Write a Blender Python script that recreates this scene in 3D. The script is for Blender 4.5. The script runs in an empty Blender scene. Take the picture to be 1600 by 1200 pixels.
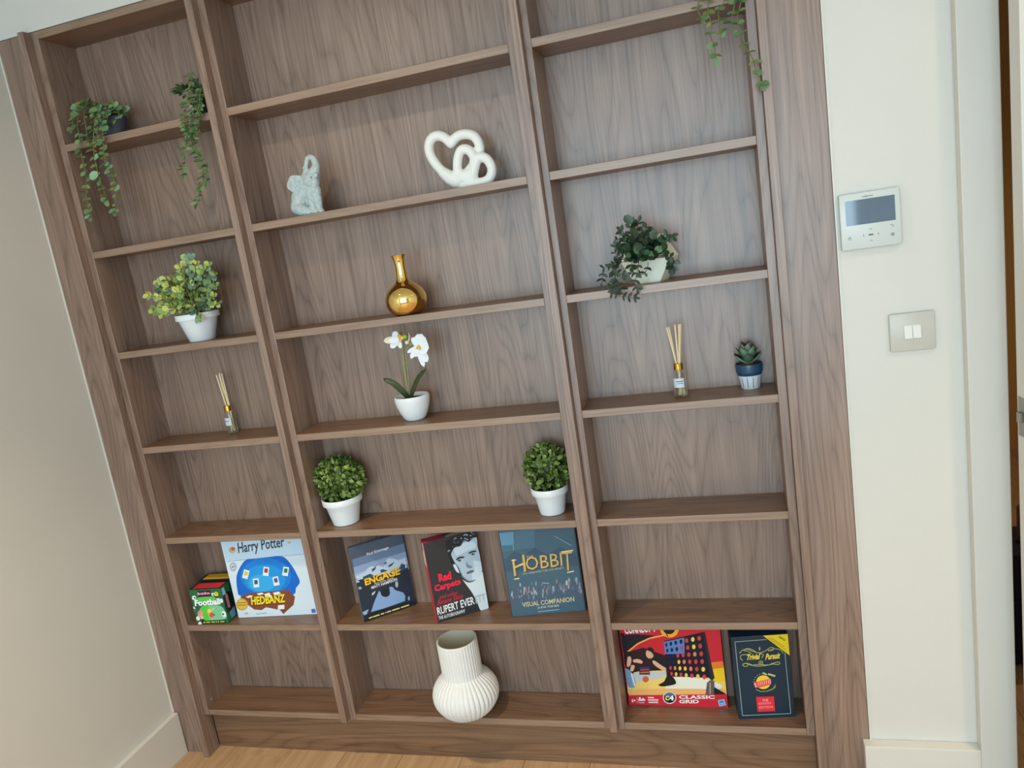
import bpy, bmesh, math, random
from mathutils import Vector, Matrix, Euler
S = bpy.context.scene
C = S.collection
PI = math.pi
rnd = random.Random(7)

# ------------------------------------------------------------------ camera
RW = ((0.956108663316457, 0.25202506749200904, -0.14946434118834528),
      (-0.09281621244248141, -0.22333059024033383, -0.9703136596847106),
      (-0.2779233251079333, 0.9415980102031611, -0.19013629990719197))
CAM = Vector((1.5977, -1.7678, 1.4607))
FPX = 1177.706
cd = bpy.data.cameras.new('camera'); cam = bpy.data.objects.new('camera', cd); C.objects.link(cam)
m = Matrix.Identity(4)
for i in range(3):
    m[i][0] = RW[0][i]; m[i][1] = -RW[1][i]; m[i][2] = -RW[2][i]; m[i][3] = CAM[i]
cam.matrix_world = m
cd.sensor_width = 36.0; cd.lens = FPX / 1600 * 36.0; cd.clip_start = 0.02
S.camera = cam

def ray(u, v):
    a, b = (u - 800) / FPX, (v - 600) / FPX
    return Vector([RW[0][i] * a + RW[1][i] * b + RW[2][i] for i in range(3)])
def aty(u, v, y):
    d = ray(u, v); return CAM + d * ((y - CAM.y) / d.y)

# ------------------------------------------------------------------ colour management, world, lights
S.view_settings.view_transform = 'Standard'
S.view_settings.look = 'None'
S.view_settings.gamma = 1.0
S.view_settings.use_curve_mapping = False
S.view_settings.exposure = -0.2
w = bpy.data.worlds.new('world'); S.world = w; w.use_nodes = True
bg = w.node_tree.nodes['Background']
bg.inputs[0].default_value = (0.78, 0.90, 1.0, 1); bg.inputs[1].default_value = 0.6

def area(name, loc, rot, sx, sy, power, col):
    l = bpy.data.lights.new(name, 'AREA'); l.shape = 'RECTANGLE'; l.size = sx; l.size_y = sy
    l.energy = power; l.color = col
    o = bpy.data.objects.new(name, l); C.objects.link(o); o.location = loc; o.rotation_euler = rot
    return o
def spot(name, loc, power, col, size=0.03, ang=145, blend=1.0):
    l = bpy.data.lights.new(name, 'SPOT'); l.energy = power; l.color = col
    l.shadow_soft_size = size; l.spot_size = math.radians(ang); l.spot_blend = blend
    o = bpy.data.objects.new(name, l); C.objects.link(o); o.location = loc
    return o
# daylight coming through the wide window in the rear wall
area('window_daylight', (1.33, -3.93, 1.30), (math.radians(90), 0, 0), 2.36, 1.8, 102, (0.61, 0.85, 1.0))
# warm ceiling downlights: a narrow beam and a little spill each
for k, (x_, y_) in enumerate(((0.556, -0.83), (2.56, -0.83), (0.556, -2.7), (2.56, -2.7))):
    spot('downlight_beam.%03d' % k, (x_, y_, 2.30), 95, (1.0, 0.80, 0.55), ang=84, blend=1.0)
    spot('downlight_spill.%03d' % k, (x_, y_, 2.30), 11, (1.0, 0.80, 0.57), ang=165, blend=0.5)
spot('hall_glow', (2.6, 1.0, 2.2), 30, (1.0, 0.78, 0.5))

# ------------------------------------------------------------------ materials
def lin(c):
    return tuple(((x / 255) / 12.92 if x / 255 <= 0.04045 else ((x / 255 + 0.055) / 1.055) ** 2.4) for x in c) + (1,)
MATS = {}
def mat(name, rgb, rough=0.5, metal=0.0, spec=0.5, var=0.0, scale=40, trans=0, ior=1.45, bump=0.0):
    """plain procedural material: a base colour with a little noise variation in it"""
    if name in MATS: return MATS[name]
    M = bpy.data.materials.new(name); M.use_nodes = True
    nt = M.node_tree; b = nt.nodes['Principled BSDF']
    b.inputs['Roughness'].default_value = rough; b.inputs['Metallic'].default_value = metal
    b.inputs['Specular IOR Level'].default_value = spec
    b.inputs['IOR'].default_value = ior
    b.inputs['Transmission Weight'].default_value = trans
    col = lin(rgb)
    b.inputs['Base Color'].default_value = col
    if var > 0 or bump > 0:
        tc = nt.nodes.new('ShaderNodeTexCoord'); n = nt.nodes.new('ShaderNodeTexNoise')
        n.inputs['Scale'].default_value = scale; n.inputs['Detail'].default_value = 3
        nt.links.new(tc.outputs['Object'], n.inputs['Vector'])
        if var > 0:
            r = nt.nodes.new('ShaderNodeMapRange'); r.inputs[1].default_value = .3; r.inputs[2].default_value = .7
            r.inputs[3].default_value = 1 - var; r.inputs[4].default_value = 1 + var
            nt.links.new(n.outputs['Fac'], r.inputs[0])
            mx = nt.nodes.new('ShaderNodeMix'); mx.data_type = 'RGBA'; mx.blend_type = 'MULTIPLY'
            mx.inputs[0].default_value = 1; mx.inputs[6].default_value = col
            nt.links.new(r.outputs[0], mx.inputs[7]); nt.links.new(mx.outputs[2], b.inputs['Base Color'])
        if bump > 0:
            bp = nt.nodes.new('ShaderNodeBump'); bp.inputs['Strength'].default_value = bump; bp.inputs['Distance'].default_value = .002
            nt.links.new(n.outputs['Fac'], bp.inputs['Height']); nt.links.new(bp.outputs[0], b.inputs['Normal'])
    MATS[name] = M
    return M
def ink(rgb, rough=0.45):
    return mat('ink_%d_%d_%d' % tuple(rgb), rgb, rough, spec=0.35)
def leafmat(name, a, b_, rough=0.5):
    """leaf green that varies from leaf to leaf"""
    if name in MATS: return MATS[name]
    M = bpy.data.materials.new(name); M.use_nodes = True
    nt = M.node_tree; b = nt.nodes['Principled BSDF']
    b.inputs['Roughness'].default_value = rough; b.inputs['Specular IOR Level'].default_value = .4
    oi = nt.nodes.new('ShaderNodeObjectInfo'); g = nt.nodes.new('ShaderNodeNewGeometry')
    add = nt.nodes.new('ShaderNodeMath'); add.operation = 'ADD'
    fr = nt.nodes.new('ShaderNodeMath'); fr.operation = 'FRACT'
    nt.links.new(oi.outputs['Random'], add.inputs[0]); nt.links.new(g.outputs['Random Per Island'], add.inputs[1])
    nt.links.new(add.outputs[0], fr.inputs[0])
    mx = nt.nodes.new('ShaderNodeMix'); mx.data_type = 'RGBA'
    mx.inputs[6].default_value = lin(a); mx.inputs[7].default_value = lin(b_)
    nt.links.new(fr.outputs[0], mx.inputs[0]); nt.links.new(mx.outputs[2], b.inputs['Base Color'])
    MATS[name] = M
    return M
def wood(name, axis, dark, mid, light, rough=0.40, fine=240, contour=26, along=0.06, amt=(.42, .20, .43), spec=0.95):
    """laminate or board with grain along one axis: flowing cathedral lines, broad stripes and fine streaks"""
    if name in MATS: return MATS[name]
    M = bpy.data.materials.new(name); M.use_nodes = True
    nt = M.node_tree; N = nt.nodes; L = nt.links; b = N['Principled BSDF']
    b.inputs['Roughness'].default_value = rough; b.inputs['Specular IOR Level'].default_value = spec
    tc = N.new('ShaderNodeTexCoord'); oi = N.new('ShaderNodeObjectInfo')
    off = N.new('ShaderNodeVectorMath'); off.operation = 'MULTIPLY'; off.inputs[1].default_value = (17.3, 9.1, 13.7)
    cmb = N.new('ShaderNodeCombineXYZ')
    for k in range(3): L.new(oi.outputs['Random'], cmb.inputs[k])
    L.new(cmb.outputs[0], off.inputs[0])
    ad = N.new('ShaderNodeVectorMath'); ad.operation = 'ADD'
    L.new(tc.outputs['Object'], ad.inputs[0]); L.new(off.outputs[0], ad.inputs[1])
    def mapped(k):
        mp = N.new('ShaderNodeMapping'); sc = [1, 1, 1]; sc['xyz'.index(axis)] = k
        mp.inputs['Scale'].default_value = sc; L.new(ad.outputs[0], mp.inputs['Vector']); return mp.outputs[0]
    def noise(vec, scale, det, dist=0.0):
        n = N.new('ShaderNodeTexNoise'); n.inputs['Scale'].default_value = scale; n.inputs['Detail'].default_value = det
        n.inputs['Distortion'].default_value = dist; L.new(vec, n.inputs['Vector']); return n.outputs['Fac']
    def math_(op, a, bb):
        n = N.new('ShaderNodeMath'); n.operation = op
        for k, x in enumerate((a, bb)):
            if isinstance(x, (int, float)): n.inputs[k].default_value = x
            elif x is not None: L.new(x, n.inputs[k])
        return n.outputs[0]
    n1 = noise(mapped(along * 1.7), 8.0, 1.2, .2)
    rings = math_('ABSOLUTE', math_('SINE', math_('MULTIPLY', n1, contour * PI), 0), 0)
    rings = math_('POWER', rings, .45)
    n2 = noise(mapped(along * .35), fine, 3)
    n3 = noise(mapped(along * .8), 34, 3, .2)
    v = math_('ADD', math_('ADD', math_('MULTIPLY', n3, amt[0]), math_('MULTIPLY', rings, amt[1])), math_('MULTIPLY', n2, amt[2]))
    cr = N.new('ShaderNodeValToRGB'); e = cr.color_ramp.elements
    e[0].position = .34; e[0].color = lin(dark); e[1].position = .80; e[1].color = lin(light)
    x = e.new(.58); x.color = lin(mid)
    L.new(v, cr.inputs[0]); L.new(cr.outputs[0], b.inputs['Base Color'])
    bp = N.new('ShaderNodeBump'); bp.inputs['Strength'].default_value = .12; bp.inputs['Distance'].default_value = .001
    L.new(n2, bp.inputs['Height']); L.new(bp.outputs[0], b.inputs['Normal'])
    MATS[name] = M
    return M
WAL = ((96, 75, 62), (134, 108, 93), (158, 132, 116))
WZ = wood('walnut_upright', 'z', *WAL)
WX = wood('walnut_level', 'x', (84, 58, 40), (120, 88, 64), (144, 110, 84))
WE = wood('walnut_edge', 'x', (122, 97, 79), (146, 119, 99), (164, 137, 116), amt=(.3, .1, .6))
OAK = wood('oak_floor', 'y', (166, 132, 98), (186, 150, 112), (200, 166, 128), rough=.42, contour=9, spec=.4)
WALLW = mat('wall_paint', (214, 211, 203), 0.42, spec=.4, var=.012, scale=5)
TRIMW = mat('trim_paint', (216, 212, 203), 0.35, spec=.5, var=.01, scale=6)
CEILW = mat('ceiling_paint', (232, 231, 226), 0.8, spec=.2, var=.01, scale=5)
WHITEPOT = mat('white_glaze', (226, 232, 236), .25, var=.01, scale=20)
CERAM = mat('white_ceramic', (232, 230, 224), .3, var=.01, scale=30)
SOIL = mat('dark_soil', (38, 32, 26), .95, var=.3, scale=300, bump=.6)
STEM = mat('stem_green', (112, 122, 70), .6, var=.1)
DARK = mat('black_plastic', (22, 22, 24), .5, var=.05)

# ------------------------------------------------------------------ mesh helpers
class MB:
    def __init__(self): self.v = []; self.f = []; self.mi = []; self.mats = []
    def _m(self, M):
        if M not in self.mats: self.mats.append(M)
        return self.mats.index(M)
    def face(self, pts, M):
        i = len(self.v); self.v += [tuple(p) for p in pts]
        self.f.append(tuple(range(i, i + len(pts)))); self.mi.append(self._m(M))
    def raw(self, vs, fs, M):
        i = len(self.v); self.v += [tuple(p) for p in vs]; k = self._m(M)
        for f in fs: self.f.append(tuple(a + i for a in f)); self.mi.append(k)
    def box(self, a, b, M, front=None):
        x0, y0, z0 = a; x1, y1, z1 = b
        v = [(x0, y0, z0), (x1, y0, z0), (x1, y1, z0), (x0, y1, z0), (x0, y0, z1), (x1, y0, z1), (x1, y1, z1), (x0, y1, z1)]
        self.raw(v, [(3, 2, 1, 0), (4, 5, 6, 7), (1, 2, 6, 5), (2, 3, 7, 6), (3, 0, 4, 7)], M)
        self.raw(v, [(0, 1, 5, 4)], front or M)
    def lathe(self, prof, M, seg=40, c=(0, 0, 0), sx=1, sy=1, rib=None, cap0=True, cap1=False):
        n = len(prof); vs = []
        for r, z in prof:
            for k in range(seg):
                a = 2 * PI * k / seg
                q = r + (rib(a, r, z) if rib else 0)
                vs.append((c[0] + q * math.cos(a) * sx, c[1] + q * math.sin(a) * sy, c[2] + z))
        fs = []
        for i in range(n - 1):
            for k in range(seg):
                fs.append((i * seg + k, i * seg + (k + 1) % seg, (i + 1) * seg + (k + 1) % seg, (i + 1) * seg + k))
        if cap0: fs.append(tuple(reversed(range(seg))))
        if cap1: fs.append(tuple((n - 1) * seg + k for k in range(seg)))
        self.raw(vs, fs, M)
    def tube(self, pts, rad, M, seg=8, cap=True):
        pts = [Vector(p) for p in pts]; n = len(pts)
        rs = rad if isinstance(rad, (list, tuple)) else [rad] * n
        vs = []; ref = None
        for i, p in enumerate(pts):
            t = (pts[min(i + 1, n - 1)] - pts[max(i - 1, 0)]).normalized()
            if ref is None:
                ref = Vector((0, 1, 0)) if abs(t.y) < .9 else Vector((1, 0, 0))
            a = (ref - t * ref.dot(t)).normalized(); ref = a; b = t.cross(a)
            for k in range(seg):
                an = 2 * PI * k / seg
                vs.append(p + (a * math.cos(an) + b * math.sin(an)) * rs[i])
        fs = []
        for i in range(n - 1):
            for k in range(seg):
                fs.append((i * seg + k, i * seg + (k + 1) % seg, (i + 1) * seg + (k + 1) % seg, (i + 1) * seg + k))
        if cap:
            fs.append(tuple(reversed(range(seg)))); fs.append(tuple((n - 1) * seg + k for k in range(seg)))
        self.raw(vs, fs, M)
    def ball(self, c, r, M, seg=16, rings=10, R=None):
        rx, ry, rz = (r, r, r) if isinstance(r, (int, float)) else r
        vs = [(0, 0, -1)]
        for i in range(1, rings):
            t = -PI / 2 + PI * i / rings
            for k in range(seg):
                a = 2 * PI * k / seg; vs.append((math.cos(t) * math.cos(a), math.cos(t) * math.sin(a), math.sin(t)))
        vs.append((0, 0, 1)); fs = []
        for k in range(seg): fs.append((0, 1 + (k + 1) % seg, 1 + k))
        for i in range(rings - 2):
            for k in range(seg):
                a = 1 + i * seg; fs.append((a + k, a + (k + 1) % seg, a + seg + (k + 1) % seg, a + seg + k))
        a = 1 + (rings - 2) * seg; t = len(vs) - 1
        for k in range(seg): fs.append((a + k, a + (k + 1) % seg, t))
        out = []
        for p in vs:
            q = Vector((p[0] * rx, p[1] * ry, p[2] * rz))
            if R is not None: q = R @ q
            out.append(q + Vector(c))
        self.raw(out, fs, M)
    def build(self, name, parent=None, base=(0, 0, 0), smooth=None, bevel=0, merge=False):
        me = bpy.data.meshes.new(name)
        bx, by, bz = base
        me.from_pydata([(x - bx, y - by, z - bz) for x, y, z in self.v], [], self.f)
        for M in self.mats: me.materials.append(M)
        me.polygons.foreach_set('material_index', self.mi)
        if bevel or merge:
            bm = bmesh.new(); bm.from_mesh(me)
            bmesh.ops.remove_doubles(bm, verts=bm.verts, dist=1e-6)
            if bevel:
                bmesh.ops.bevel(bm, geom=list(bm.edges), offset=bevel, segments=2, profile=.5, affect='EDGES')
            bm.to_mesh(me); bm.free()
        if smooth is not None:
            me.polygons.foreach_set('use_smooth', [True] * len(me.polygons))
            me.set_sharp_from_angle(angle=math.radians(smooth))
        me.update()
        o = bpy.data.objects.new(name, me); C.objects.link(o)
        if parent: o.parent = parent
        return o
def thing(name, label, cat, loc=(0, 0, 0), rz=0, group=None):
    o = bpy.data.objects.new(name, None); C.objects.link(o); o.location = loc; o.rotation_euler = (0, 0, rz)
    o.empty_display_size = .05
    o['label'] = label; o['category'] = cat
    if group: o['group'] = group
    return o
def tag(o, label, cat, group=None):
    o['label'] = label; o['category'] = cat
    if group: o['group'] = group
    return o
def struct(o): o['kind'] = 'structure'; return o
def boxobj(name, a, b, M, parent=None, base=(0, 0, 0), bevel=0, front=None):
    """a board: mesh centred on its own middle so the grain differs from piece to piece"""
    c = [(a[i] + b[i]) / 2 for i in range(3)]
    mb = MB(); mb.box([a[i] - c[i] for i in range(3)], [b[i] - c[i] for i in range(3)], M, front)
    o = mb.build(name, parent, bevel=bevel)
    o.location = [c[i] - base[i] for i in range(3)]
    return o

# ------------------------------------------------------------------ the room
XL, XR, XJ, TOPZ, CEIL = -0.210, 1.842, 2.152, 2.1743, 2.33
YB = -4.0
mb = MB()
fl = bpy.data.objects.new('floor', None); C.objects.link(fl); struct(fl)
sub = MB(); sub.box((XL - .1, YB, -.05), (3.4, 2.6, -.012), mat('screed', (150, 140, 128), .9, var=.05)); sub.build('underlay', fl)
bw = 0.19; x = XL + .004; k = 0
boardmeshes = {}
while x < 3.4:
    y = YB + [0, -.8, -.35, -1.1][k % 4]
    while y < 2.6:
        y0, y1 = max(y, YB), min(y + 1.6, 2.6)
        if y1 - y0 > .05:
            boxobj('floor_board', (x, y0 + .0006, -.012), (x + bw - .0012, y1 - .0006, 0), OAK, fl, bevel=.0008)
        y += 1.6
    x += bw; k += 1

mb = MB(); mb.box((XL - .12, YB, 0), (XL, .16, CEIL), WALLW); struct(mb.build('wall_left'))
mb = MB()
mb.box((XL, .1345, 0), (XR, .16, TOPZ + .02), WALLW)            # back of the niche
mb.box((XL, 0.0, TOPZ + .002), (XR, .16, CEIL), WALLW)          # wall above the bookcase
mb.box((XR, 0.0, 0), (XJ, .12, CEIL), WALLW)
mb.box((XJ, 0.0, 2.06), (2.935, .12, CEIL), WALLW)
mb.box((2.935, 0.0, 0), (3.4, .12, CEIL), WALLW)
struct(mb.build('wall_back'))
mb = MB(); mb.box((XL - .12, YB, CEIL), (3.4, .16, CEIL + .05), CEILW); struct(mb.build('ceiling'))
mb = MB(); mb.box((3.4, YB, 0), (3.5, .12, CEIL), WALLW); struct(mb.build('wall_right'))
mb = MB()
mb.box((2.53, YB - .1, 0), (3.4, YB, CEIL), WALLW); mb.box((XL, YB - .1, 0), (.14, YB, CEIL), WALLW)
mb.box((.14, YB - .1, 0), (2.53, YB, .28), WALLW); mb.box((.14, YB - .1, 2.22), (2.53, YB, CEIL), WALLW)
struct(mb.build('wall_rear'))
# white corner beads where the bookcase meets the walls
mb = MB(); mb.box((XL, -.003, .144), (XL + .0035, .0, TOPZ), TRIMW); struct(mb.build('trim_1'))
mb = MB(); mb.box((XR, -.0025, .134), (XR + .004, .0, TOPZ), TRIMW); struct(mb.build('trim_2'))
# skirting boards with a chamfered top edge
def skirting(name, pts, h, M):
    """pts: footprint polygon; top edge slightly eased"""
    mb = MB(); n = len(pts)
    vs = [(x, y, 0) for x, y in pts] + [(x, y, h) for x, y in pts]
    fs = [tuple(range(n, 2 * n)), tuple(reversed(range(n)))] + [(i, (i + 1) % n, n + (i + 1) % n, n + i) for i in range(n)]
    mb.raw(vs, fs, M); return struct(mb.build(name, bevel=.0015))
skirting('baseboard_left', [(XL, YB), (XL + .018, YB), (XL + .018, -.002), (XL, -.002)], .143, TRIMW)
skirting('baseboard_back', [(1.826, -.030), (2.076, -.030), (2.076, -.0005), (1.826, -.0005)], .134, TRIMW)
# door surround
mb = MB(); mb.box((2.076, -.030, 0), (2.150, -.0003, 2.14), TRIMW); struct(mb.build('trim_3', bevel=.002))
mb = MB(); mb.box((2.150, -.030, 2.066), (2.937, -.0003, 2.14), TRIMW); struct(mb.build('trim_4', bevel=.002))
mb = MB(); mb.box((2.937, -.030, 0), (3.01, -.0003, 2.14), TRIMW); struct(mb.build('trim_5', bevel=.002))
mb = MB(); mb.box((2.1525, .0, 0), (2.1545, .12, 2.06), TRIMW); struct(mb.build('trim_6'))
# the door leaf, a little open into the room
th = math.radians(6)
rd = ray(1589, 630); _y = -.032 - .762 * math.sin(th)     # leaf edge just right of the jamb
DX = CAM.x + rd.x * ((_y - CAM.y) / rd.y) + .762 * math.cos(th)
door = bpy.data.objects.new('door_1', None); C.objects.link(door); struct(door)
door.location = (DX, -.032, 0); door.rotation_euler = (0, 0, th)
mb = MB(); mb.box((-.762, -.040, .006), (0, 0, 2.03), TRIMW); mb.build('door_panel', door, bevel=.002)
STEEL = mat('brushed_steel', (150, 146, 138), .35, metal=1, var=.05, scale=90)
mb = MB(); mb.box((-.7635, -.032, .925), (-.7618, -.008, 1.005), STEEL); mb.box((-.770, -.026, .955), (-.7635, -.014, .975), STEEL)
mb.build('latch_plate', door, bevel=.0006)
mb = MB()
mb.box((-.71, -.046, .93), (-.655, -.040, 1.00), STEEL)
mb.tube([(-.69, -.046, .965), (-.69, -.085, .965), (-.68, -.092, .965), (-.57, -.092, .965)], .009, STEEL, 10)
mb.build('door_handle', door, smooth=40)
mb = MB()
for z in (.25, 1.05, 1.8): mb.tube([(.004, -.002, z - .045), (.004, -.002, z + .045)], .006, STEEL, 10)
mb.build('hinge', door, smooth=40)
# hallway seen through the gap beside the door
mb = MB(); mb.box((1.9, 2.5, 0), (3.4, 2.6, CEIL), mat('hall_paint', (214, 172, 110), .6, var=.03)); struct(mb.build('wall_hall'))
mb = MB(); mb.box((1.9, .16, CEIL), (3.4, 2.6, CEIL + .05), CEILW); struct(mb.build('ceiling_hall'))
mb = MB(); mb.box((3.4, .12, 0), (3.5, 2.6, CEIL), WALLW); struct(mb.build('wall_hall_right'))
mb = MB(); mb.box((1.8, .16, 0), (1.9, 2.6, CEIL), WALLW); struct(mb.build('wall_hall_left'))
bag = thing('travel_bag', 'dark navy bag on the floor glimpsed through the gap beside the door', 'bag', (2.48, .62, 0))
NAVY = mat('navy_fabric', (26, 26, 44), .85, var=.2, scale=200)
mb = MB(); mb.box((-.2, -.1, 0), (.2, .12, .36), NAVY); mb.build('body', bag, bevel=.025, smooth=40)
mb = MB(); mb.box((-.17, -.115, .06), (.17, -.1, .22), NAVY); mb.build('pocket', bag, bevel=.006)
mb = MB(); mb.tube([(-.1, 0, .355), (-.1, 0, .46), (-.05, 0, .5), (.05, 0, .5), (.1, 0, .46), (.1, 0, .355)], .012, mat('tan_leather', (120, 80, 50), .6, var=.1), 8)
mb.build('handle', bag, smooth=60)

# ------------------------------------------------------------------ bookcase
T = .01944
X = [-.0736, .387, .443, 1.1872, 1.2412, 1.6983]
Z = [2.1549, 1.8836, 1.5923, 1.3056, 1.0204, .7353, .4474, .1561]
D = .1264; ZB = Z[7] - T
BV = .0009
def unit(x0, x1, pl, pr, label):
    base = ((x0 + x1) / 2, D / 2, ZB)
    t = thing('bookcase', label, 'bookcase', base, group='walnut bookcase units')
    boxobj('side_panel', (pl, 0, ZB), (x0, D, TOPZ), WZ, t, base, BV)
    boxobj('side_panel', (x1, 0, ZB), (pr, D, TOPZ), WZ, t, base, BV)
    boxobj('back_panel', (pl, D, ZB), (pr, D + .006, TOPZ), WZ, t, base)
    boxobj('top_panel', (x0, 0, Z[0]), (x1, D, TOPZ), WX, t, base, BV, WE)
    for z in Z[1:7]:
        boxobj('shelf', (x0, 0.0004, z - T), (x1, D, z), WX, t, base, BV, WE)
    boxobj('bottom_panel', (x0, 0, ZB), (x1, D, Z[7]), WX, t, base, BV, WE)
    return t
uL = unit(X[0], X[1], -.0935, .4042, 'narrow left-hand walnut bookcase unit beside the left wall, holding the board game boxes')
mb = MB(); mb.tube([(X[0] + .0002, .022, Z[7] + .022), (X[0] + .0016, .022, Z[7] + .022)], .0028, mat('cap_grey', (170, 160, 150), .5), 10)
mb.build('screw_cap', uL, (sum(X[0:2]) / 2, D / 2, ZB))
uC = unit(X[2], X[3], .4238, 1.2058, 'widest walnut bookcase unit in the middle, with three books and the gold vase')
uR = unit(X[4], X[5], 1.2250, 1.7178, 'right-hand walnut bookcase unit nearest the door, with the blue-green quiz box')
def board(name, a, b, M, label, cat, group=None):
    o = boxobj(name, a, b, M, bevel=BV); tag(o, label, cat, group); return o
board('cover_strip', (-.1128, -.024, 0), (-.0942, .03, TOPZ), WZ, 'tall walnut strip standing proud between left filler panel and left bookcase unit', 'panel')
board('cover_strip', (.4045, -.024, .143), (.4235, .03, TOPZ), WZ, 'walnut strip standing proud between left and middle bookcase units', 'panel')
board('cover_strip', (1.2062, -.024, .143), (1.2247, .03, TOPZ), WZ, 'walnut strip standing proud between middle and right bookcase units', 'panel')
board('cover_strip', (1.7182, -.024, 0), (1.7372, .03, TOPZ), WZ, 'walnut strip standing proud between right bookcase unit and wide right filler', 'panel')
board('filler_panel', (XL + .0005, 0, 0), (-.1131, .018, TOPZ), WZ, 'walnut filler panel between the left wall and the bookcase', 'panel')
board('filler_panel', (1.7375, 0, 0), (XR - .0005, .018, TOPZ), WZ, 'wide walnut filler panel between the bookcase and the white wall with the thermostat', 'panel')
board('plinth', (-.0940, .0322, 0), (1.7180, .05, ZB - .0003), WX, 'recessed walnut plinth board along the floor under the bookcase', 'plinth')

# ------------------------------------------------------------------ thermostat and switch
t = thing('thermostat', 'white square thermostat with grey screen on the wall beside the bookcase', 'thermostat', (1.9085, 0, 1.3825))
PL = mat('white_plastic', (206, 212, 208), .3, var=.01); PLB = mat('grey_plastic', (196, 194, 184), .32, var=.01)
mb = MB(); mb.box((-.0585, -.016, -.0585), (.0585, 0, .0585), PL); mb.build('casing', t, bevel=.003, smooth=40)
mb = MB(); mb.box((-.047, -.0166, -.0075), (.048, -.0155, .044), mat('lcd_glass', (96, 114, 132), .05, spec=.9, var=.02)); mb.build('screen', t)
def icon():
    global mb
    mb.build('button_icon', t); mb = MB()
GR = mat('print_grey', (120, 124, 124), .5)
mb = MB()
def flatbox(mb, x0, z0, x1, z1, y, M): mb.face([(x0, y, z0), (x1, y, z0), (x1, y, z1), (x0, y, z1)], M)
def ring(mb, cx, cz, r0, r1, y, M, n=16, a0=0, a1=2 * PI):
    for k in range(n):
        p, q = a0 + (a1 - a0) * k / n, a0 + (a1 - a0) * (k + 1) / n
        mb.face([(cx + r * math.cos(s), y, cz + r * math.sin(s)) for r, s in ((r0, p), (r1, p), (r1, q), (r0, q))], M)
Y = -.0163
ring(mb, -.042, -.034, .0022, .0032, Y, GR); flatbox(mb, -.0424, -.034, -.0416, -.030, Y, GR); icon()
flatbox(mb, -.005, -.0325, .004, -.0295, Y, mat('print_dark', (90, 94, 96), .5)); icon()
for cx, cz, dx, dz in ((-.0005, -.019, .0025, 0), (-.0005, -.043, .0025, 0), (-.0145, -.031, 0, .0025), (.0135, -.031, 0, .0025)):
    flatbox(mb, cx - max(dx, .0006), cz - max(dz, .0006), cx + max(dx, .0006), cz + max(dz, .0006), Y, GR); icon()
ring(mb, .041, -.036, .0018, .0034, Y, GR); ring(mb, .041, -.036, 0, .001, Y, GR); icon()
ring(mb, .041, -.019, .0018, .0028, Y, GR, 8, -1.5, 2.2); flatbox(mb, .0365, -.0168, .041, -.016, Y, GR)
mb.build('button_icon', t)
TXT = {}
def text_mesh(s, bold=0.0):
    """lettering outline as flat triangles, normalised to its own bounding box 0..1"""
    if (s, bold) in TXT: return TXT[(s, bold)]
    cu = bpy.data.curves.new('lettering', 'FONT'); cu.body = s; cu.resolution_u = 2; cu.offset = bold
    o = bpy.data.objects.new('lettering', cu); C.objects.link(o)
    dg = bpy.context.evaluated_depsgraph_get()
    me = bpy.data.meshes.new_from_object(o.evaluated_get(dg))
    vs = [(v.co.x, v.co.y) for v in me.vertices]; fs = [tuple(p.vertices) for p in me.polygons]
    bpy.data.objects.remove(o); bpy.data.curves.remove(cu); bpy.data.meshes.remove(me)
    x0, x1 = min(v[0] for v in vs), max(v[0] for v in vs); y0, y1 = min(v[1] for v in vs), max(v[1] for v in vs)
    TXT[(s, bold)] = ([((a - x0) / (x1 - x0), (b - y0) / (y1 - y0)) for a, b in vs], fs)
    return TXT[(s, bold)]
vs, fs = text_mesh('SAMSUNG', .02)
mb = MB(); mb.raw([(-.0135 + a * .021, Y, .0478 + b * .0026) for a, b in vs], fs, mat('print_dark', (90, 94, 96), .5)); mb.build('lettering', t)

t = thing('light_switch', 'grey double rocker light switch on the white wall below the thermostat', 'switch', (1.9790, 0, 1.1347))
mb = MB(); mb.box((-.0445, -.010, -.0415), (.0445, 0, .0415), PLB); mb.build('plate', t, bevel=.0035, smooth=40)
for s in (0, 1):
    mb = MB(); x0 = -.0165 + s * .0168
    v = [(x0, -.010, -.0135), (x0 + .0160, -.010, -.0135), (x0 + .0160, -.010, .0145), (x0, -.010, .0145),
         (x0, -.0142, -.0135), (x0 + .0160, -.0142, -.0135), (x0 + .0160, -.0108, .0145), (x0, -.0108, .0145)]
    mb.raw(v, [(0, 1, 2, 3), (7, 6, 5, 4), (0, 4, 5, 1), (1, 5, 6, 2), (2, 6, 7, 3), (3, 7, 4, 0)], mat('rocker_white', (228, 226, 220), .3))
    mb.build('rocker', t, bevel=.0006)

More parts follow.
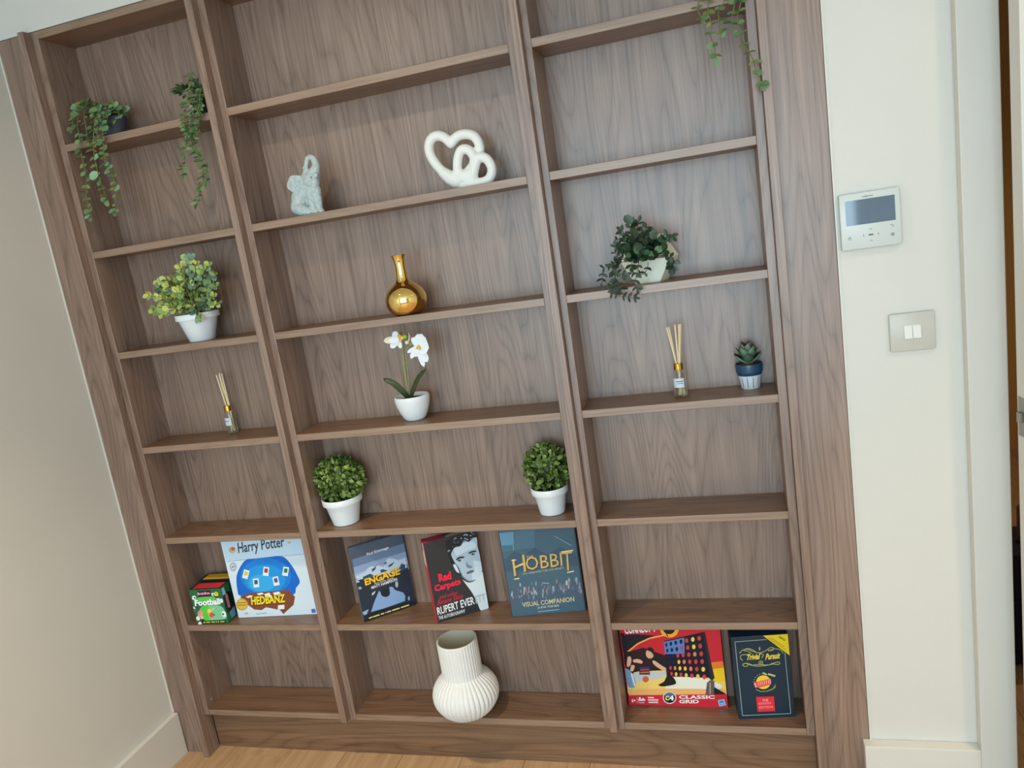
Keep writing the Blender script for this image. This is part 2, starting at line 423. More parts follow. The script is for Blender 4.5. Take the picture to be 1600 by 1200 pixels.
# ------------------------------------------------------------------ books and boxed games
import numpy as np
class Cover:
    """flat print on the front (or another flat face) of a book or box; design coordinates are mapped onto the face"""
    def __init__(self, quad, w, h, top=None):
        dst = [(0, h), (w, h), (w, 0), (0, 0)]; A = []; B = []
        for (x, y), (X_, Y_) in zip(quad, dst):
            A.append([x, y, 1, 0, 0, 0, -X_ * x, -X_ * y]); B.append(X_)
            A.append([0, 0, 0, x, y, 1, -Y_ * x, -Y_ * y]); B.append(Y_)
        self.H = np.append(np.linalg.solve(np.array(A, float), np.array(B, float)), 1).reshape(3, 3)
        self.mb = MB(); self.n = 1; self.texts = []; self.w = w; self.top = (top or h) - .0006
    def P(self, x, y):
        q = self.H @ np.array([x, y, 1.0]); a, b = q[0] / q[2], q[1] / q[2]
        return min(max(a, .0004), self.w - .0004), min(max(b, .0006), self.top)
    def y(self): self.n += 1; return -.0002 - .00002 * self.n
    def poly(self, pts, rgb):
        y = self.y(); q = [self.P(*p) for p in pts]
        q = [(a, y, b) for a, b in q]
        ar = sum(q[i][0] * q[(i + 1) % len(q)][2] - q[(i + 1) % len(q)][0] * q[i][2] for i in range(len(q)))
        if ar < 0: q.reverse()
        self.mb.face(q, ink(rgb))
    def disc(self, cx, cy, rx, rgb, ry=None, n=18):
        ry = ry or rx
        self.poly([(cx + rx * math.cos(2 * PI * k / n), cy + ry * math.sin(2 * PI * k / n)) for k in range(n)], rgb)
    def line(self, pts, wd, rgb):
        y = self.y(); M = ink(rgb)
        for (a, b), (c, d) in zip(pts[:-1], pts[1:]):
            l = math.hypot(c - a, d - b) or 1; nx, ny = -(d - b) / l * wd / 2, (c - a) / l * wd / 2
            q = [self.P(*p) for p in ((a + nx, b + ny), (c + nx, d + ny), (c - nx, d - ny), (a - nx, b - ny))]
            q = [(s, y, t_) for s, t_ in q]
            ar = sum(q[i][0] * q[(i + 1) % 4][2] - q[(i + 1) % 4][0] * q[i][2] for i in range(4))
            if ar < 0: q.reverse()
            self.mb.face(q, M)
    def text(self, s, bl, br, up, rgb, bold=0.02, shear=0.0):
        vs, fs = text_mesh(s, bold); y = self.y(); out = []
        for a, b in vs:
            a2 = a + shear * b
            x = bl[0] + (br[0] - bl[0]) * a2 + up[0] * b; z = bl[1] + (br[1] - bl[1]) * a2 + up[1] * b
            p = self.P(x, z); out.append((p[0], y, p[1]))
        mb = MB(); mb.raw(out, fs, ink(rgb)); self.texts.append(mb)
    def finish(self, parent):
        if self.mb.f: self.mb.build('cover_print', parent)
        for mb in self.texts: mb.build('lettering', parent)

def curve(pts, n=6):
    """smooth a polyline (Catmull-Rom)"""
    P_ = [Vector((*p, 0)) if len(p) == 2 else Vector(p) for p in pts]; out = []
    for i in range(len(P_) - 1):
        p0, p1, p2, p3 = P_[max(i - 1, 0)], P_[i], P_[i + 1], P_[min(i + 2, len(P_) - 1)]
        for k in range(n):
            t_ = k / n
            out.append(.5 * ((2 * p1) + (p2 - p0) * t_ + (2 * p0 - 5 * p1 + 4 * p2 - p3) * t_ ** 2 + (3 * p1 - p0 - 3 * p2 + p3) * t_ ** 3))
    out.append(P_[-1])
    return [(p.x, p.y) for p in out] if len(pts[0]) == 2 else out

def gamebox(name, label, loc, rz, w, d, h, sides, lid=True, group=None):
    t = thing(name, label, 'game', loc, rz, group)
    g = .0006
    mb = MB(); mb.box((.0012, .0012, 0), (w - .0012, d - .0012, h * .5), sides); mb.build('box_base', t, bevel=.0006)
    mb = MB(); mb.box((0, 0, g), (w, d, h), sides); mb.build('box_lid', t, bevel=.0008)
    return t
PAGES = mat('page_edges', (226, 222, 210), .8, var=.06, scale=900)
def hardback(label, loc, rz, w, d, h, front, spine, cat='book'):
    t = thing('hardback_book', label, cat, loc, rz, 'books on the shelf above the ribbed vase')
    mb = MB(); mb.box((0, 0, 0), (w, .003, h), front); mb.build('front_cover', t, bevel=.0005)
    mb = MB(); mb.box((0, d - .003, 0), (w, d, h), front); mb.build('back_cover', t, bevel=.0005)
    mb = MB(); mb.box((-.0012, .0002, 0), (.002, d - .0002, h), spine); mb.build('spine', t, bevel=.0004)
    mb = MB(); mb.box((.003, .0031, .003), (w - .004, d - .0031, h - .004), PAGES); mb.build('page_block', t)
    return t

# --- party game box, pale blue
HEDW = mat('pale_blue_card', (214, 230, 240), .4)
z6, z7 = Z[6], Z[7]
t = gamebox('board_game', 'large pale blue square game box standing beside the small green quiz box', (.0842, .0408, z6), math.radians(4.1), .264, .056, .264, HEDW)
c = Cover([(412, 118), (1268, 70), (1430, 852), (615, 908)], .264, .248, .264)
c.poly([(395, 60), (1255, 10), (1305, 240), (478, 318)], (196, 222, 240))
c.line([(478, 320), (640, 300), (900, 275), (1305, 244)], 6, (150, 175, 190))
c.poly(curve([(590, 560), (590, 470), (625, 380), (690, 300), (800, 288), (930, 272), (1040, 260), (1110, 285), (1180, 370), (1225, 450), (1255, 530), (1215, 590), (1180, 660), (900, 690), (640, 680), (600, 620)], 4), (22, 105, 208))
c.disc(900, 470, 270, (26, 128, 218), 190); c.disc(890, 500, 220, (34, 150, 226), 150); c.disc(860, 540, 140, (54, 172, 234), 90)
c.poly([(630, 690), (700, 650), (900, 630), (1140, 610), (1205, 680), (1190, 760), (1085, 855), (1050, 815), (905, 790), (860, 820), (780, 815), (715, 770)], (132, 74, 50))
for q in ([(690, 686), (742, 668), (768, 680), (716, 698)], [(806, 652), (862, 640), (884, 654), (828, 668)], [(888, 655), (940, 640), (966, 690), (900, 694)], [(975, 640), (1040, 628), (1062, 648), (998, 668)], [(1030, 768), (1096, 760), (1096, 804), (1028, 812)]):
    c.poly(q, (236, 240, 244))
# question cards fanned out above the table (no figures)
for cx, cy, tl, col in ((690, 450, .25, (226, 200, 60)), (800, 540, -.1, (60, 80, 130)), (905, 420, .1, (170, 60, 50)), (1010, 520, -.2, (110, 70, 150)), (1110, 420, .15, (60, 120, 80))):
    R_ = lambda x_, y_: (cx + x_ * math.cos(tl) - y_ * math.sin(tl), cy + x_ * math.sin(tl) + y_ * math.cos(tl))
    c.poly([R_(-30, -46), R_(30, -46), R_(30, 46), R_(-30, 46)], (228, 236, 242)); c.poly([R_(-18, -30), R_(18, -30), R_(18, 14), R_(-18, 14)], col)
c.disc(650, 765, 64, (206, 166, 50), 62); c.disc(650, 765, 52, (222, 186, 80), 50)
c.line([(605, 750), (695, 744)], 9, (150, 110, 30)); c.line([(605, 775), (695, 769)], 9, (150, 110, 30))
c.disc(552, 372, 38, (160, 170, 182), 46); c.disc(552, 372, 28, (196, 206, 216), 34); c.line([(535, 380), (570, 362)], 10, (110, 120, 135))
c.disc(540, 192, 38, (214, 170, 120), 34); c.disc(548, 180, 20, (150, 110, 80), 16); c.disc(1148, 122, 20, (206, 186, 140), 12)
c.poly([(1368, 800), (1408, 796), (1414, 834), (1374, 838)], (84, 110, 190))
c.line([(800, 860), (915, 848)], 10, (150, 190, 220)); c.line([(680, 858), (715, 855)], 14, (150, 190, 210))
c.text('Harry Potter', (612, 262), (1106, 200), (-16, -146), (62, 66, 76), .015)
c.text('HEDBANZ', (757, 778), (1114, 742), (-10, -92), (60, 40, 20), .05)
c.text('HEDBANZ', (753, 770), (1108, 735), (-8, -84), (246, 224, 40), .035)
c.finish(t)

# --- two small quiz boxes in front of each other
GRN = mat('green_card', (24, 104, 62), .4); BLK = mat('black_card', (28, 28, 32), .45)
t = gamebox('quiz_box', 'small green football quiz box with red top at the left end of the shelf', (-.0385, .0042, z6), math.radians(3), .1085, .047, .1155, GRN, group='small quiz boxes')
mb = MB(); mb.box((.008, .006, .1155), (.1005, .041, .1160), mat('red_card', (222, 52, 70), .45)); mb.build('top_print', t)
mb = MB()
mb.face([(.0002, .0001, .11565), (.1083, .0001, .11565), (.1083, .0469, .11565), (.0002, .0469, .11565)], BLK)
mb.face([(.1087, .004, .03), (.1087, .044, .03), (.1087, .044, .085), (.1087, .004, .10)], BLK)
mb.face([(.1088, .014, .045), (.1088, .026, .04), (.1088, .026, .085), (.1088, .014, .09)], ink((170, 120, 140)))
mb.face([(.1088, .02, .006), (.1088, .044, .006), (.1088, .044, .035), (.1088, .016, .028)], ink((110, 160, 180)))
mb.face([(.1088, .004, .09), (.1088, .02, .088), (.1088, .016, .112), (.1088, .004, .112)], ink((150, 190, 210)))
mb.build('side_print', t)
c = Cover([(105, 490), (720, 450), (800, 1085), (255, 1100)], .1085, .1155)
c.poly(curve([(270, 640), (420, 610), (590, 620), (600, 690), (420, 700), (240, 730), (270, 640)], 4), (98, 196, 84))
c.poly(curve([(300, 860), (360, 790), (520, 760), (700, 790), (760, 880), (770, 1000), (560, 1030), (380, 1020), (330, 950)], 4), (128, 196, 150))
c.poly(curve([(310, 850), (380, 785), (470, 790), (440, 900), (470, 1025), (390, 1030), (340, 960)], 4), (92, 200, 66))
for cx, cy, r in ((205, 640, 40), (190, 840, 34), (560, 570, 30), (720, 690, 36), (740, 930, 46), (270, 1000, 34), (300, 1088, 30)):
    c.disc(cx, cy, r, (226, 238, 236), r * 1.1)
for cx, cy, r in ((215, 640, 15), (205, 852, 15), (575, 575, 12), (722, 930, 17), (350, 1032, 16), (630, 620, 14)): c.disc(cx, cy, r, (20, 30, 28))
c.disc(632, 560, 44, (238, 206, 50), 44); c.disc(622, 552, 9, (60, 50, 20)); c.disc(648, 555, 9, (60, 50, 20))
c.disc(312, 925, 46, (232, 150, 150), 60); c.disc(300, 905, 9, (90, 40, 40)); c.disc(340, 985, 26, (236, 200, 150))
c.disc(480, 878, 40, (240, 216, 56), 42); c.disc(512, 942, 40, (226, 78, 66), 44); c.poly([(535, 930), (580, 935), (570, 955)], (24, 28, 30)); c.line([(530, 860), (570, 820)], 12, (236, 226, 150))
c.poly([(262, 510), (520, 490), (550, 605), (300, 625)], (36, 34, 40))
c.text('BrainBox', (276, 588), (520, 566), (-6, -54), (244, 150, 200), .04)
c.poly([(322, 1050), (745, 1030), (760, 1068), (345, 1082)], (26, 34, 28))
for x0, x1 in ((360, 400), (415, 480), (500, 560), (575, 600), (615, 640), (660, 735)): c.line([(x0, 1066 - (x0 - 350) * .04), (x1, 1066 - (x1 - 350) * .04)], 15, (232, 214, 80))
c.text('Football', (222, 800), (705, 762), (-14, -128), (30, 90, 60), .07)
c.text('Football', (222, 794), (700, 756), (-12, -118), (240, 248, 244), .045)
c.finish(t)
t = gamebox('quiz_box', 'black quiz box with yellow top standing behind the green one', (-.0440, .0600, z6), math.radians(3), .1085, .047, .1185, BLK, group='small quiz boxes')
mb = MB(); mb.box((.010, .006, .1185), (.1005, .041, .1190), mat('yellow_card', (232, 186, 36), .45)); mb.build('top_print', t)

# --- rugby biography: mountains and yellow title
SLATE = mat('slate_jacket', (70, 86, 108), .3); SPN = mat('grey_jacket', (96, 100, 102), .35)
t = hardback('hardback book with a yellow title over snowy mountains, leftmost book in the row', (.5265, .0103, z6), math.radians(39.9), .157, .0195, .228, SLATE, SPN)
c = Cover([(55, 190), (738, 45), (880, 905), (235, 1145)], .157, .228)
c.poly([(95, 330), (770, 170), (800, 420), (130, 560)], (104, 126, 158))
c.poly([(110, 430), (785, 270), (800, 460), (130, 570)], (140, 162, 196))
c.poly([(125, 520), (800, 330), (815, 480), (140, 640)], (160, 182, 214))
c.poly([(135, 560), (790, 420), (878, 905), (233, 1143)], (42, 52, 66))
c.poly([(130, 555), (190, 525), (265, 497), (300, 450), (350, 425), (400, 440), (440, 420), (500, 455), (545, 350), (580, 340), (640, 350), (690, 375), (760, 350), (790, 460), (640, 520), (420, 540), (270, 575), (160, 600)], (190, 208, 228))
for q in ([(350, 470), (410, 430), (400, 470), (360, 500)], [(560, 430), (640, 385), (610, 430), (570, 450)], [(230, 560), (330, 520), (380, 545), (240, 590)], [(500, 405), (545, 380), (540, 410)], [(690, 480), (720, 410), (770, 430), (760, 490)], [(460, 480), (490, 470), (560, 490), (470, 515)]): c.poly(q, (58, 76, 104))
c.poly([(140, 590), (180, 610), (190, 625), (150, 630)], (180, 198, 220)); c.disc(190, 700, 24, (150, 170, 205), 18)
c.poly([(330, 1005), (370, 890), (440, 735), (470, 770), (520, 800), (575, 770), (570, 690), (610, 690), (640, 730), (735, 760), (760, 800), (755, 862), (500, 955)], (140, 172, 216))
c.disc(518, 765, 58, (34, 40, 48), 50); c.poly([(345, 770), (395, 735), (385, 765), (350, 800)], (200, 210, 220))
c.poly([(215, 1010), (300, 970), (270, 1045), (235, 1050)], (150, 178, 214)); c.disc(660, 660, 18, (170, 186, 206), 40); c.disc(800, 830, 12, (150, 170, 200), 24)
c.poly([(233, 1050), (320, 1020), (880, 850), (880, 905), (235, 1143)], (34, 38, 46))
for a, b_ in ((300, 345), (352, 440), (455, 498), (512, 522), (530, 585), (598, 690), (705, 800)): c.line([(a, 1085 - (a - 300) * .352), (b_, 1085 - (b_ - 300) * .352)], 15, (232, 220, 120))
c.text('Paul Kimmage', (296, 300), (574, 232), (-6, -42), (226, 232, 240), .02)
c.text('ENGAGE', (272, 680), (716, 545), (-16, -92), (30, 26, 20), .05)
c.text('ENGAGE', (264, 672), (708, 538), (-14, -86), (250, 196, 40), .04)
for a, b_ in ((380, 440), (450, 530), (545, 625)): c.line([(a, 650 - (a - 380) * .29), (b_, 650 - (b_ - 380) * .29)], 9, (200, 205, 210))
c.text('MATT HAMPSON', (345, 716), (668, 614), (-6, -36), (228, 232, 236), .03)
c.finish(t)
# spine lettering, reading down the spine
vs, fs = text_mesh('ENGAGE', .03)
mb = MB(); mb.raw([(-.00135, .0045 + (1 - b) * .010 if False else .0045 + b * .010, .148 - a * .085) for a, b in vs], [tuple(reversed(f)) for f in fs], ink((206, 184, 90))); mb.build('lettering', t)

# --- autobiography: black and white portrait, red lettering
CHAR = mat('charcoal_jacket', (48, 51, 56), .3)
t = hardback('hardback book with red and white lettering and a portrait, middle book of the three', (.7555, .0065, z6), math.radians(31.1), .149, .036, .237, CHAR, mat('red_jacket', (226, 34, 66), .35))
mb = MB(); mb.face([(-.00135, .0345, .165), (-.00135, .0015, .165), (-.00135, .0015, .235), (-.00135, .0345, .235)], ink((228, 228, 222)))
mb.face([(-.0014, .0345, .205), (-.0014, .020, .205), (-.0014, .020, .235), (-.0014, .0345, .235)], ink((60, 50, 54))); mb.build('spine_print', t)
mb = MB(); mb.box((.002, .0008, .2372), (.06, .0352, .2376), mat('dusty_red', (176, 70, 84), .5)); mb.build('jacket_edge', t)
c = Cover([(105, 185), (742, 42), (883, 975), (263, 1150)], .149, .237)
SK1, SK2, SK3, HR, HL = (176, 196, 212), (120, 138, 156), (206, 222, 234), (34, 38, 44), (150, 168, 182)
c.poly(curve([(575, 625), (640, 660), (720, 640), (815, 535), (850, 700), (883, 968), (790, 1000), (745, 900), (690, 790), (620, 690), (575, 625)], 4), (214, 226, 232))      # white collar
c.poly(curve([(432, 300), (470, 210), (560, 170), (660, 130), (745, 110), (760, 230), (790, 360), (812, 510), (770, 590), (690, 645), (625, 630), (570, 570), (530, 480), (480, 410), (432, 300)], 4), SK1)
c.poly(curve([(462, 440), (490, 440), (520, 490), (538, 545), (505, 530), (476, 480), (462, 440)], 4), SK3)            # ear
c.poly(curve([(700, 400), (800, 420), (810, 505), (770, 588), (700, 640), (690, 560), (720, 500), (700, 400)], 4), SK3)
c.poly(curve([(470, 250), (560, 200), (700, 170), (740, 240), (640, 280), (560, 320), (500, 330), (470, 250)], 4), SK3)
c.poly(curve([(500, 380), (540, 352), (600, 350), (590, 366), (545, 372), (505, 396)], 3), HR)                         # brows
c.poly(curve([(650, 306), (690, 285), (740, 280), (745, 296), (700, 302), (655, 320)], 3), HR)
c.disc(540, 395, 24, SK2, 16); c.disc(542, 396, 12, HR, 10); c.disc(702, 322, 26, SK2, 15); c.disc(704, 322, 12, HR, 10)
c.poly(curve([(625, 400), (640, 440), (690, 470), (680, 490), (640, 485), (620, 460), (625, 400)], 3), SK2)            # nose
c.poly(curve([(620, 545), (660, 520), (705, 515), (715, 530), (670, 550), (630, 560)], 3), (92, 104, 120))             # mouth
c.poly(curve([(560, 560), (600, 600), (660, 640), (730, 625), (690, 648), (625, 640), (570, 590)], 3), SK2)
c.poly(curve([(380, 170), (430, 130), (520, 95), (620, 60), (742, 42), (748, 120), (700, 130), (660, 175), (600, 160), (560, 220), (500, 235), (470, 260), (440, 330), (470, 400), (478, 440), (440, 430), (420, 370), (400, 300), (385, 240), (380, 170)], 4), HR)
rr = random.Random(3)
for k in range(26):
    f_ = rr.random(); cx = 395 + 340 * f_; cy = 180 - 110 * f_ + rr.uniform(-25, 55) + (60 if f_ < .2 else 0)
    c.disc(cx, cy, rr.uniform(7, 15), HL if k % 2 else (88, 98, 108), rr.uniform(6, 11), 8)
c.text('Red', (292, 652), (446, 618), (-16, -98), (240, 40, 76), .05)
c.text('Carpets', (240, 792), (556, 700), (-14, -100), (240, 40, 76), .04)
c.text('and other', (288, 862), (512, 800), (-2, -48), (220, 40, 72), .0, .05)
c.text('Banana Skins', (262, 934), (570, 848), (-2, -60), (220, 40, 72), .0, .05)
c.text('RUPERT EVER', (266, 1054), (716, 918), (-14, -92), (232, 236, 238), .02)
c.text('ETT', (728, 914), (846, 880), (-12, -88), (176, 186, 192), .02)
c.text('THE AUTOBIOGRAPHY', (276, 1112), (600, 1020), (-4, -42), (226, 230, 232), .015)
c.finish(t)

# --- film companion book, teal
TEAL = mat('teal_jacket', (70, 100, 116), .3); TEALD = mat('teal_dark', (34, 46, 56), .4)
t = hardback('tall teal hardback book with gold lettering, rightmost book in the row', (.9655, .0366, z6), math.radians(8.7), .204, .016, .258, TEALD, TEALD)
c = Cover([(160, 118), (975, 95), (1112, 1012), (288, 1085)], .2005, .247, .258)
c.poly([(155, 55), (970, 32), (1112, 1012), (288, 1085)], (70, 98, 114))
c.poly([(160, 118), (560, 105), (560, 300), (190, 330)], (78, 110, 130)); c.poly([(162, 122), (330, 118), (310, 260), (185, 260)], (96, 146, 172))
c.poly([(200, 420), (330, 330), (450, 380), (560, 300), (700, 390), (830, 310), (1005, 400), (1030, 520), (220, 560)], (62, 86, 104))
c.poly([(255, 760), (1060, 680), (1085, 900), (280, 960)], (76, 94, 112))
rr = random.Random(5)
for k in range(70):      # vague moorland flecks instead of figures
    x_ = rr.uniform(275, 1060); y_ = 800 - (x_ - 275) * .085 + rr.gauss(0, 38)
    col = rr.choice([(128, 146, 164), (150, 160, 172), (108, 120, 138), (150, 132, 128), (90, 108, 128), (176, 188, 200)])
    c.disc(x_, y_, rr.uniform(7, 15), col, rr.uniform(14, 34), 7)
c.line([(318, 125), (325, 320)], 9, (126, 160, 180)); c.line([(780, 190), (960, 300)], 10, (120, 146, 166)); c.line([(640, 690), (720, 700)], 12, (150, 160, 176))
G1, G2 = (208, 174, 98), (236, 216, 160)
def hob(s, bl, br, up, bold):
    c.text(s, (bl[0] + 5, bl[1] + 6), (br[0] + 5, br[1] + 6), up, (44, 54, 58), bold)
    c.text(s, bl, br, up, G1, bold)
hob('H', (322, 610), (462, 556), (-18, -190), .0); hob('OBBI', (466, 548), (866, 512), (-14, -146), .0); hob('T', (872, 566), (980, 560), (-16, -205), .0)
c.line([(322, 640), (382, 632)], 12, G2); c.line([(296, 428), (350, 424)], 10, G2); c.line([(915, 585), (985, 572)], 12, G2); c.line([(850, 362), (978, 350)], 12, G2); c.line([(390, 482), (430, 480)], 8, G2)
c.text('THE', (468, 418), (548, 410), (-4, -30), (190, 170, 140), .01)
c.text('AN UNEXPECTED JOURNEY', (422, 602), (882, 548), (-3, -28), (190, 190, 170), .0)
c.text('VISUAL COMPANION', (412, 966), (994, 904), (-7, -54), (214, 204, 160), .01)
c.text('JUDE FISHER', (586, 992), (832, 966), (-3, -30), (196, 206, 210), .01)
c.line([(590, 1020), (830, 994)], 10, (150, 170, 184))
c.finish(t)

# --- four in a row game, red box
REDC = mat('red_box_card', (198, 34, 46), .35); NAV = (20, 22, 40)
t = gamebox('board_game', 'red game box showing a dark grid of red and yellow counters, on the bottom shelf', (1.2460, .0779, z7), math.radians(-.7), .265, .044, .2655, mat('dark_box_card', (30, 24, 34), .4))
c = Cover([(52, 80), (885, 78), (950, 722), (128, 705)], .265, .2255, .2655)
c.poly([(40, -30), (880, -30), (950, 722), (128, 705)], (208, 40, 54))
c.poly([(60, 100), (345, 120), (205, 190), (118, 262), (82, 262)], (26, 26, 38))
c.line([(118, 262), (205, 190), (300, 145), (420, 118)], 12, (246, 178, 90))
c.poly([(84, 262), (118, 262), (250, 222), (440, 290), (450, 420), (200, 440), (110, 460)], (44, 26, 30))
c.poly([(108, 470), (200, 425), (440, 410), (880, 360), (925, 470), (938, 605), (120, 612)], (240, 206, 110))
c.poly([(785, 345), (905, 330), (915, 390), (800, 405)], (238, 128, 46)); c.poly([(795, 400), (914, 385), (926, 500), (815, 505)], (244, 202, 40))
c.poly(curve([(430, 560), (480, 480), (600, 465), (760, 480), (900, 540), (780, 590), (560, 590), (430, 560)], 4), (232, 232, 214))
c.poly([(125, 575), (460, 565), (930, 565), (938, 608), (128, 630)], (240, 178, 110))
c.poly([(170, 430), (440, 425), (430, 470), (170, 520)], (196, 198, 200))
# two players, simply drawn
c.poly(curve([(88, 270), (130, 255), (150, 290), (140, 330), (110, 380), (92, 350), (88, 270)], 4), (30, 24, 26)); c.poly(curve([(120, 300), (145, 300), (150, 340), (135, 380), (112, 378), (120, 300)], 4), (226, 176, 150))
c.poly(curve([(96, 395), (130, 410), (165, 455), (185, 550), (120, 548), (96, 395)], 4), (120, 150, 180)); c.poly(curve([(150, 370), (178, 375), (165, 420), (140, 415), (150, 370)], 3), (226, 180, 150)); c.line([(150, 440), (178, 548)], 14, (214, 226, 234))
c.poly(curve([(330, 320), (380, 290), (430, 330), (445, 400), (340, 390), (300, 390), (330, 320)], 4), (34, 30, 34))
c.disc(305, 272, 34, (226, 172, 140), 42); c.poly(curve([(266, 245), (300, 218), (335, 235), (338, 290), (320, 262), (285, 245), (266, 245)], 4), (34, 26, 24))
c.poly(curve([(325, 330), (350, 335), (400, 370), (442, 398), (430, 420), (380, 395), (335, 360), (325, 330)], 4), (230, 178, 148)); c.poly(curve([(165, 325), (205, 318), (242, 335), (238, 356), (200, 350), (168, 345), (165, 325)], 3), (230, 178, 148))
c.poly([(220, 385), (300, 378), (305, 450), (215, 450)], (70, 50, 80)); c.line([(225, 410), (298, 405)], 10, (190, 70, 60)); c.line([(225, 432), (300, 428)], 10, (200, 120, 60)); c.disc(268, 488, 26, (206, 96, 60), 26)
# the playing grid
c.poly([(422, 165), (745, 88), (790, 360), (820, 500), (790, 470), (442, 462)], NAV)
c.poly([(422, 172), (590, 135), (592, 270), (428, 275)], (92, 128, 190))
c.poly([(745, 88), (760, 86), (808, 340), (838, 470), (812, 500), (788, 360)], (38, 40, 52))
def gp(i, j):
    a = i / 6; b = j / 5
    xl, yl = 441 + 42 * b, 197 + 240 * b; xr, yr = 712 + 40 * b, 140 + 322 * b
    return xl + (xr - xl) * (a * (.80 + .20 * a)), yl + (yr - yl) * a
grid = ['nnnnrYr', 'nnnrrYr', 'nnrrror', 'nnyorrr', 'roYyorY', 'ryryryr']
cols = dict(n=(22, 28, 62), r=(206, 66, 66), Y=(240, 212, 90), y=(240, 196, 80), o=(228, 130, 90))
for j in range(6):
    for i in range(7):
        p = gp(i, j); c.disc(p[0], p[1], 10 + i * .9, cols[grid[j][i]], 17 + i * .6, 10)
c.poly(curve([(372, 532), (420, 505), (445, 460), (490, 462), (520, 515), (480, 535), (400, 545), (372, 532)], 4), (24, 24, 28))
c.poly([(762, 610), (775, 510), (800, 490), (835, 495), (835, 608)], (96, 88, 88)); c.poly([(832, 545), (925, 600), (930, 612), (832, 610)], (26, 24, 26)); c.line([(800, 510), (800, 605)], 7, (190, 180, 150))
c.poly([(88, 20), (370, 15), (352, 92), (96, 114)], (196, 50, 80))
c.text('CONNECT 4', (100, 108), (352, 86), (-6, -62), (244, 240, 240), .04)
c.disc(468, 68, 76, (246, 176, 60), 66); c.disc(465, 62, 50, (40, 24, 28), 44); c.line([(440, 95), (455, 128)], 8, (40, 24, 28))
c.poly([(122, 625), (940, 605), (950, 722), (128, 705)], (206, 40, 56))
c.disc(465, 640, 56, (214, 216, 218), 52); c.disc(465, 640, 48, (30, 34, 44), 44); c.disc(465, 620, 36, (80, 110, 150), 20)
c.text('C', (428, 664), (462, 662), (0, -40), (238, 214, 80), .06); c.text('4', (462, 662), (500, 662), (0, -42), (240, 240, 240), .06)
c.text('CLASSIC', (543, 648), (838, 645), (-2, -30), (244, 238, 236), .03); c.text('GRID', (545, 686), (708, 684), (-2, -30), (244, 238, 236), .03)
c.text('6+', (150, 682), (184, 682), (-1, -30), (244, 232, 232), .03); c.line([(196, 640), (198, 690)], 3, (236, 190, 196))
c.disc(218, 645, 8, (244, 232, 232)); c.disc(245, 650, 6, (244, 232, 232)); c.line([(206, 662), (262, 660)], 16, (240, 220, 222)); c.line([(208, 684), (258, 684)], 6, (236, 190, 196))
for k, (a, b_) in enumerate(((285, 335), (285, 372), (290, 370))): c.line([(a, 640 + k * 20), (b_, 640 + k * 20)], 11, (240, 214, 216))
c.poly([(862, 655), (915, 645), (930, 695), (876, 708)], (150, 196, 230)); c.poly([(872, 662), (908, 655), (918, 690), (882, 698)], (70, 140, 206)); c.line([(884, 680), (897, 688), (908, 676)], 5, (230, 240, 248))
c.finish(t)

# --- quiz game, dark blue-green box
QB = mat('petrol_card', (20, 46, 64), .35)
t = gamebox('board_game', 'dark blue-green quiz game box with a yellow corner, right end of the bottom shelf', (1.5370, .0271, z7), math.radians(7.5), .140, .062, .2345, QB)
c = Cover([(85, 125), (810, 80), (900, 1130), (205, 1165)], .140, .2345)
GO = (206, 196, 110); GY = (150, 168, 160)
c.line([(540, 152), (140, 180), (245, 1115), (845, 1090), (770, 320)], 8, GY)
c.poly([(495, 101), (807, 83), (832, 358)], (232, 204, 40))
c.text('NEW', (688, 128), (768, 182), (16, -26), (110, 92, 16), .03)
for k, (a, b_) in enumerate((((590, 128), (770, 250)), ((620, 175), (790, 290)), ((560, 130), (640, 185)))): c.line([a, b_], 11, (196, 150, 24))
for q in ([(198, 330), (235, 288), (300, 275), (360, 300), (440, 322), (520, 300), (590, 255), (630, 262), (610, 292), (560, 290)], [(560, 300), (640, 270), (720, 290), (750, 330)],
          [(350, 330), (300, 300), (250, 290), (300, 265), (370, 285), (400, 310)], [(240, 420), (210, 385), (225, 350), (290, 345), (350, 372)], [(450, 330), (500, 345), (480, 390)],
          [(240, 470), (280, 455), (350, 480), (440, 470), (560, 478), (640, 450), (700, 440), (700, 468), (650, 470), (600, 455)], [(310, 470), (290, 495), (250, 488), (245, 465), (300, 455), (400, 490), (520, 485), (640, 462)]):
    c.line(curve(q, 4), 8, (176, 180, 104))
c.disc(452, 268, 10, (160, 168, 100), 24, 10); c.disc(470, 448, 28, (170, 168, 90), 26); c.disc(470, 448, 20, (40, 66, 70), 18); c.disc(470, 448, 9, (176, 170, 90), 8)
c.text('Trivial', (282, 416), (448, 404), (14, -76), (240, 214, 76), .03, .0); c.text('Pursuit', (526, 412), (704, 396), (14, -78), (240, 214, 76), .03, .0)
for k in range(9):
    a = math.radians(150 + k * 16); c.disc(500 + 118 * math.cos(a), 695 + 108 * math.sin(a), 6, (190, 186, 130), 6, 6)
c.disc(502, 695, 92, (240, 200, 60), 88)
c.poly(curve([(560, 790), (620, 770), (650, 720), (655, 760), (600, 800), (540, 810)], 3), (128, 132, 70)); c.line([(410, 785), (470, 812), (560, 806)], 12, (140, 140, 80))
c.poly([(388, 690), (420, 690), (590, 648), (600, 722), (440, 765), (404, 760)], (226, 78, 70))
c.line([(395, 705), (412, 760)], 18, (240, 170, 160)); c.line([(585, 655), (592, 712)], 14, (240, 170, 160))
for k in range(6): c.line([(436 + k * 25, 692 - k * 6), (442 + k * 25, 742 - k * 6)], 9, (248, 186, 160))
c.line([(494, 575), (545, 600)], 20, (190, 192, 128)); c.line([(560, 590), (650, 618)], 22, (190, 192, 128))
c.poly([(412, 880), (635, 872), (650, 1058), (434, 1066)], (224, 48, 62))
c.text('THE', (488, 938), (566, 934), (-2, -28), (246, 170, 170), .02)
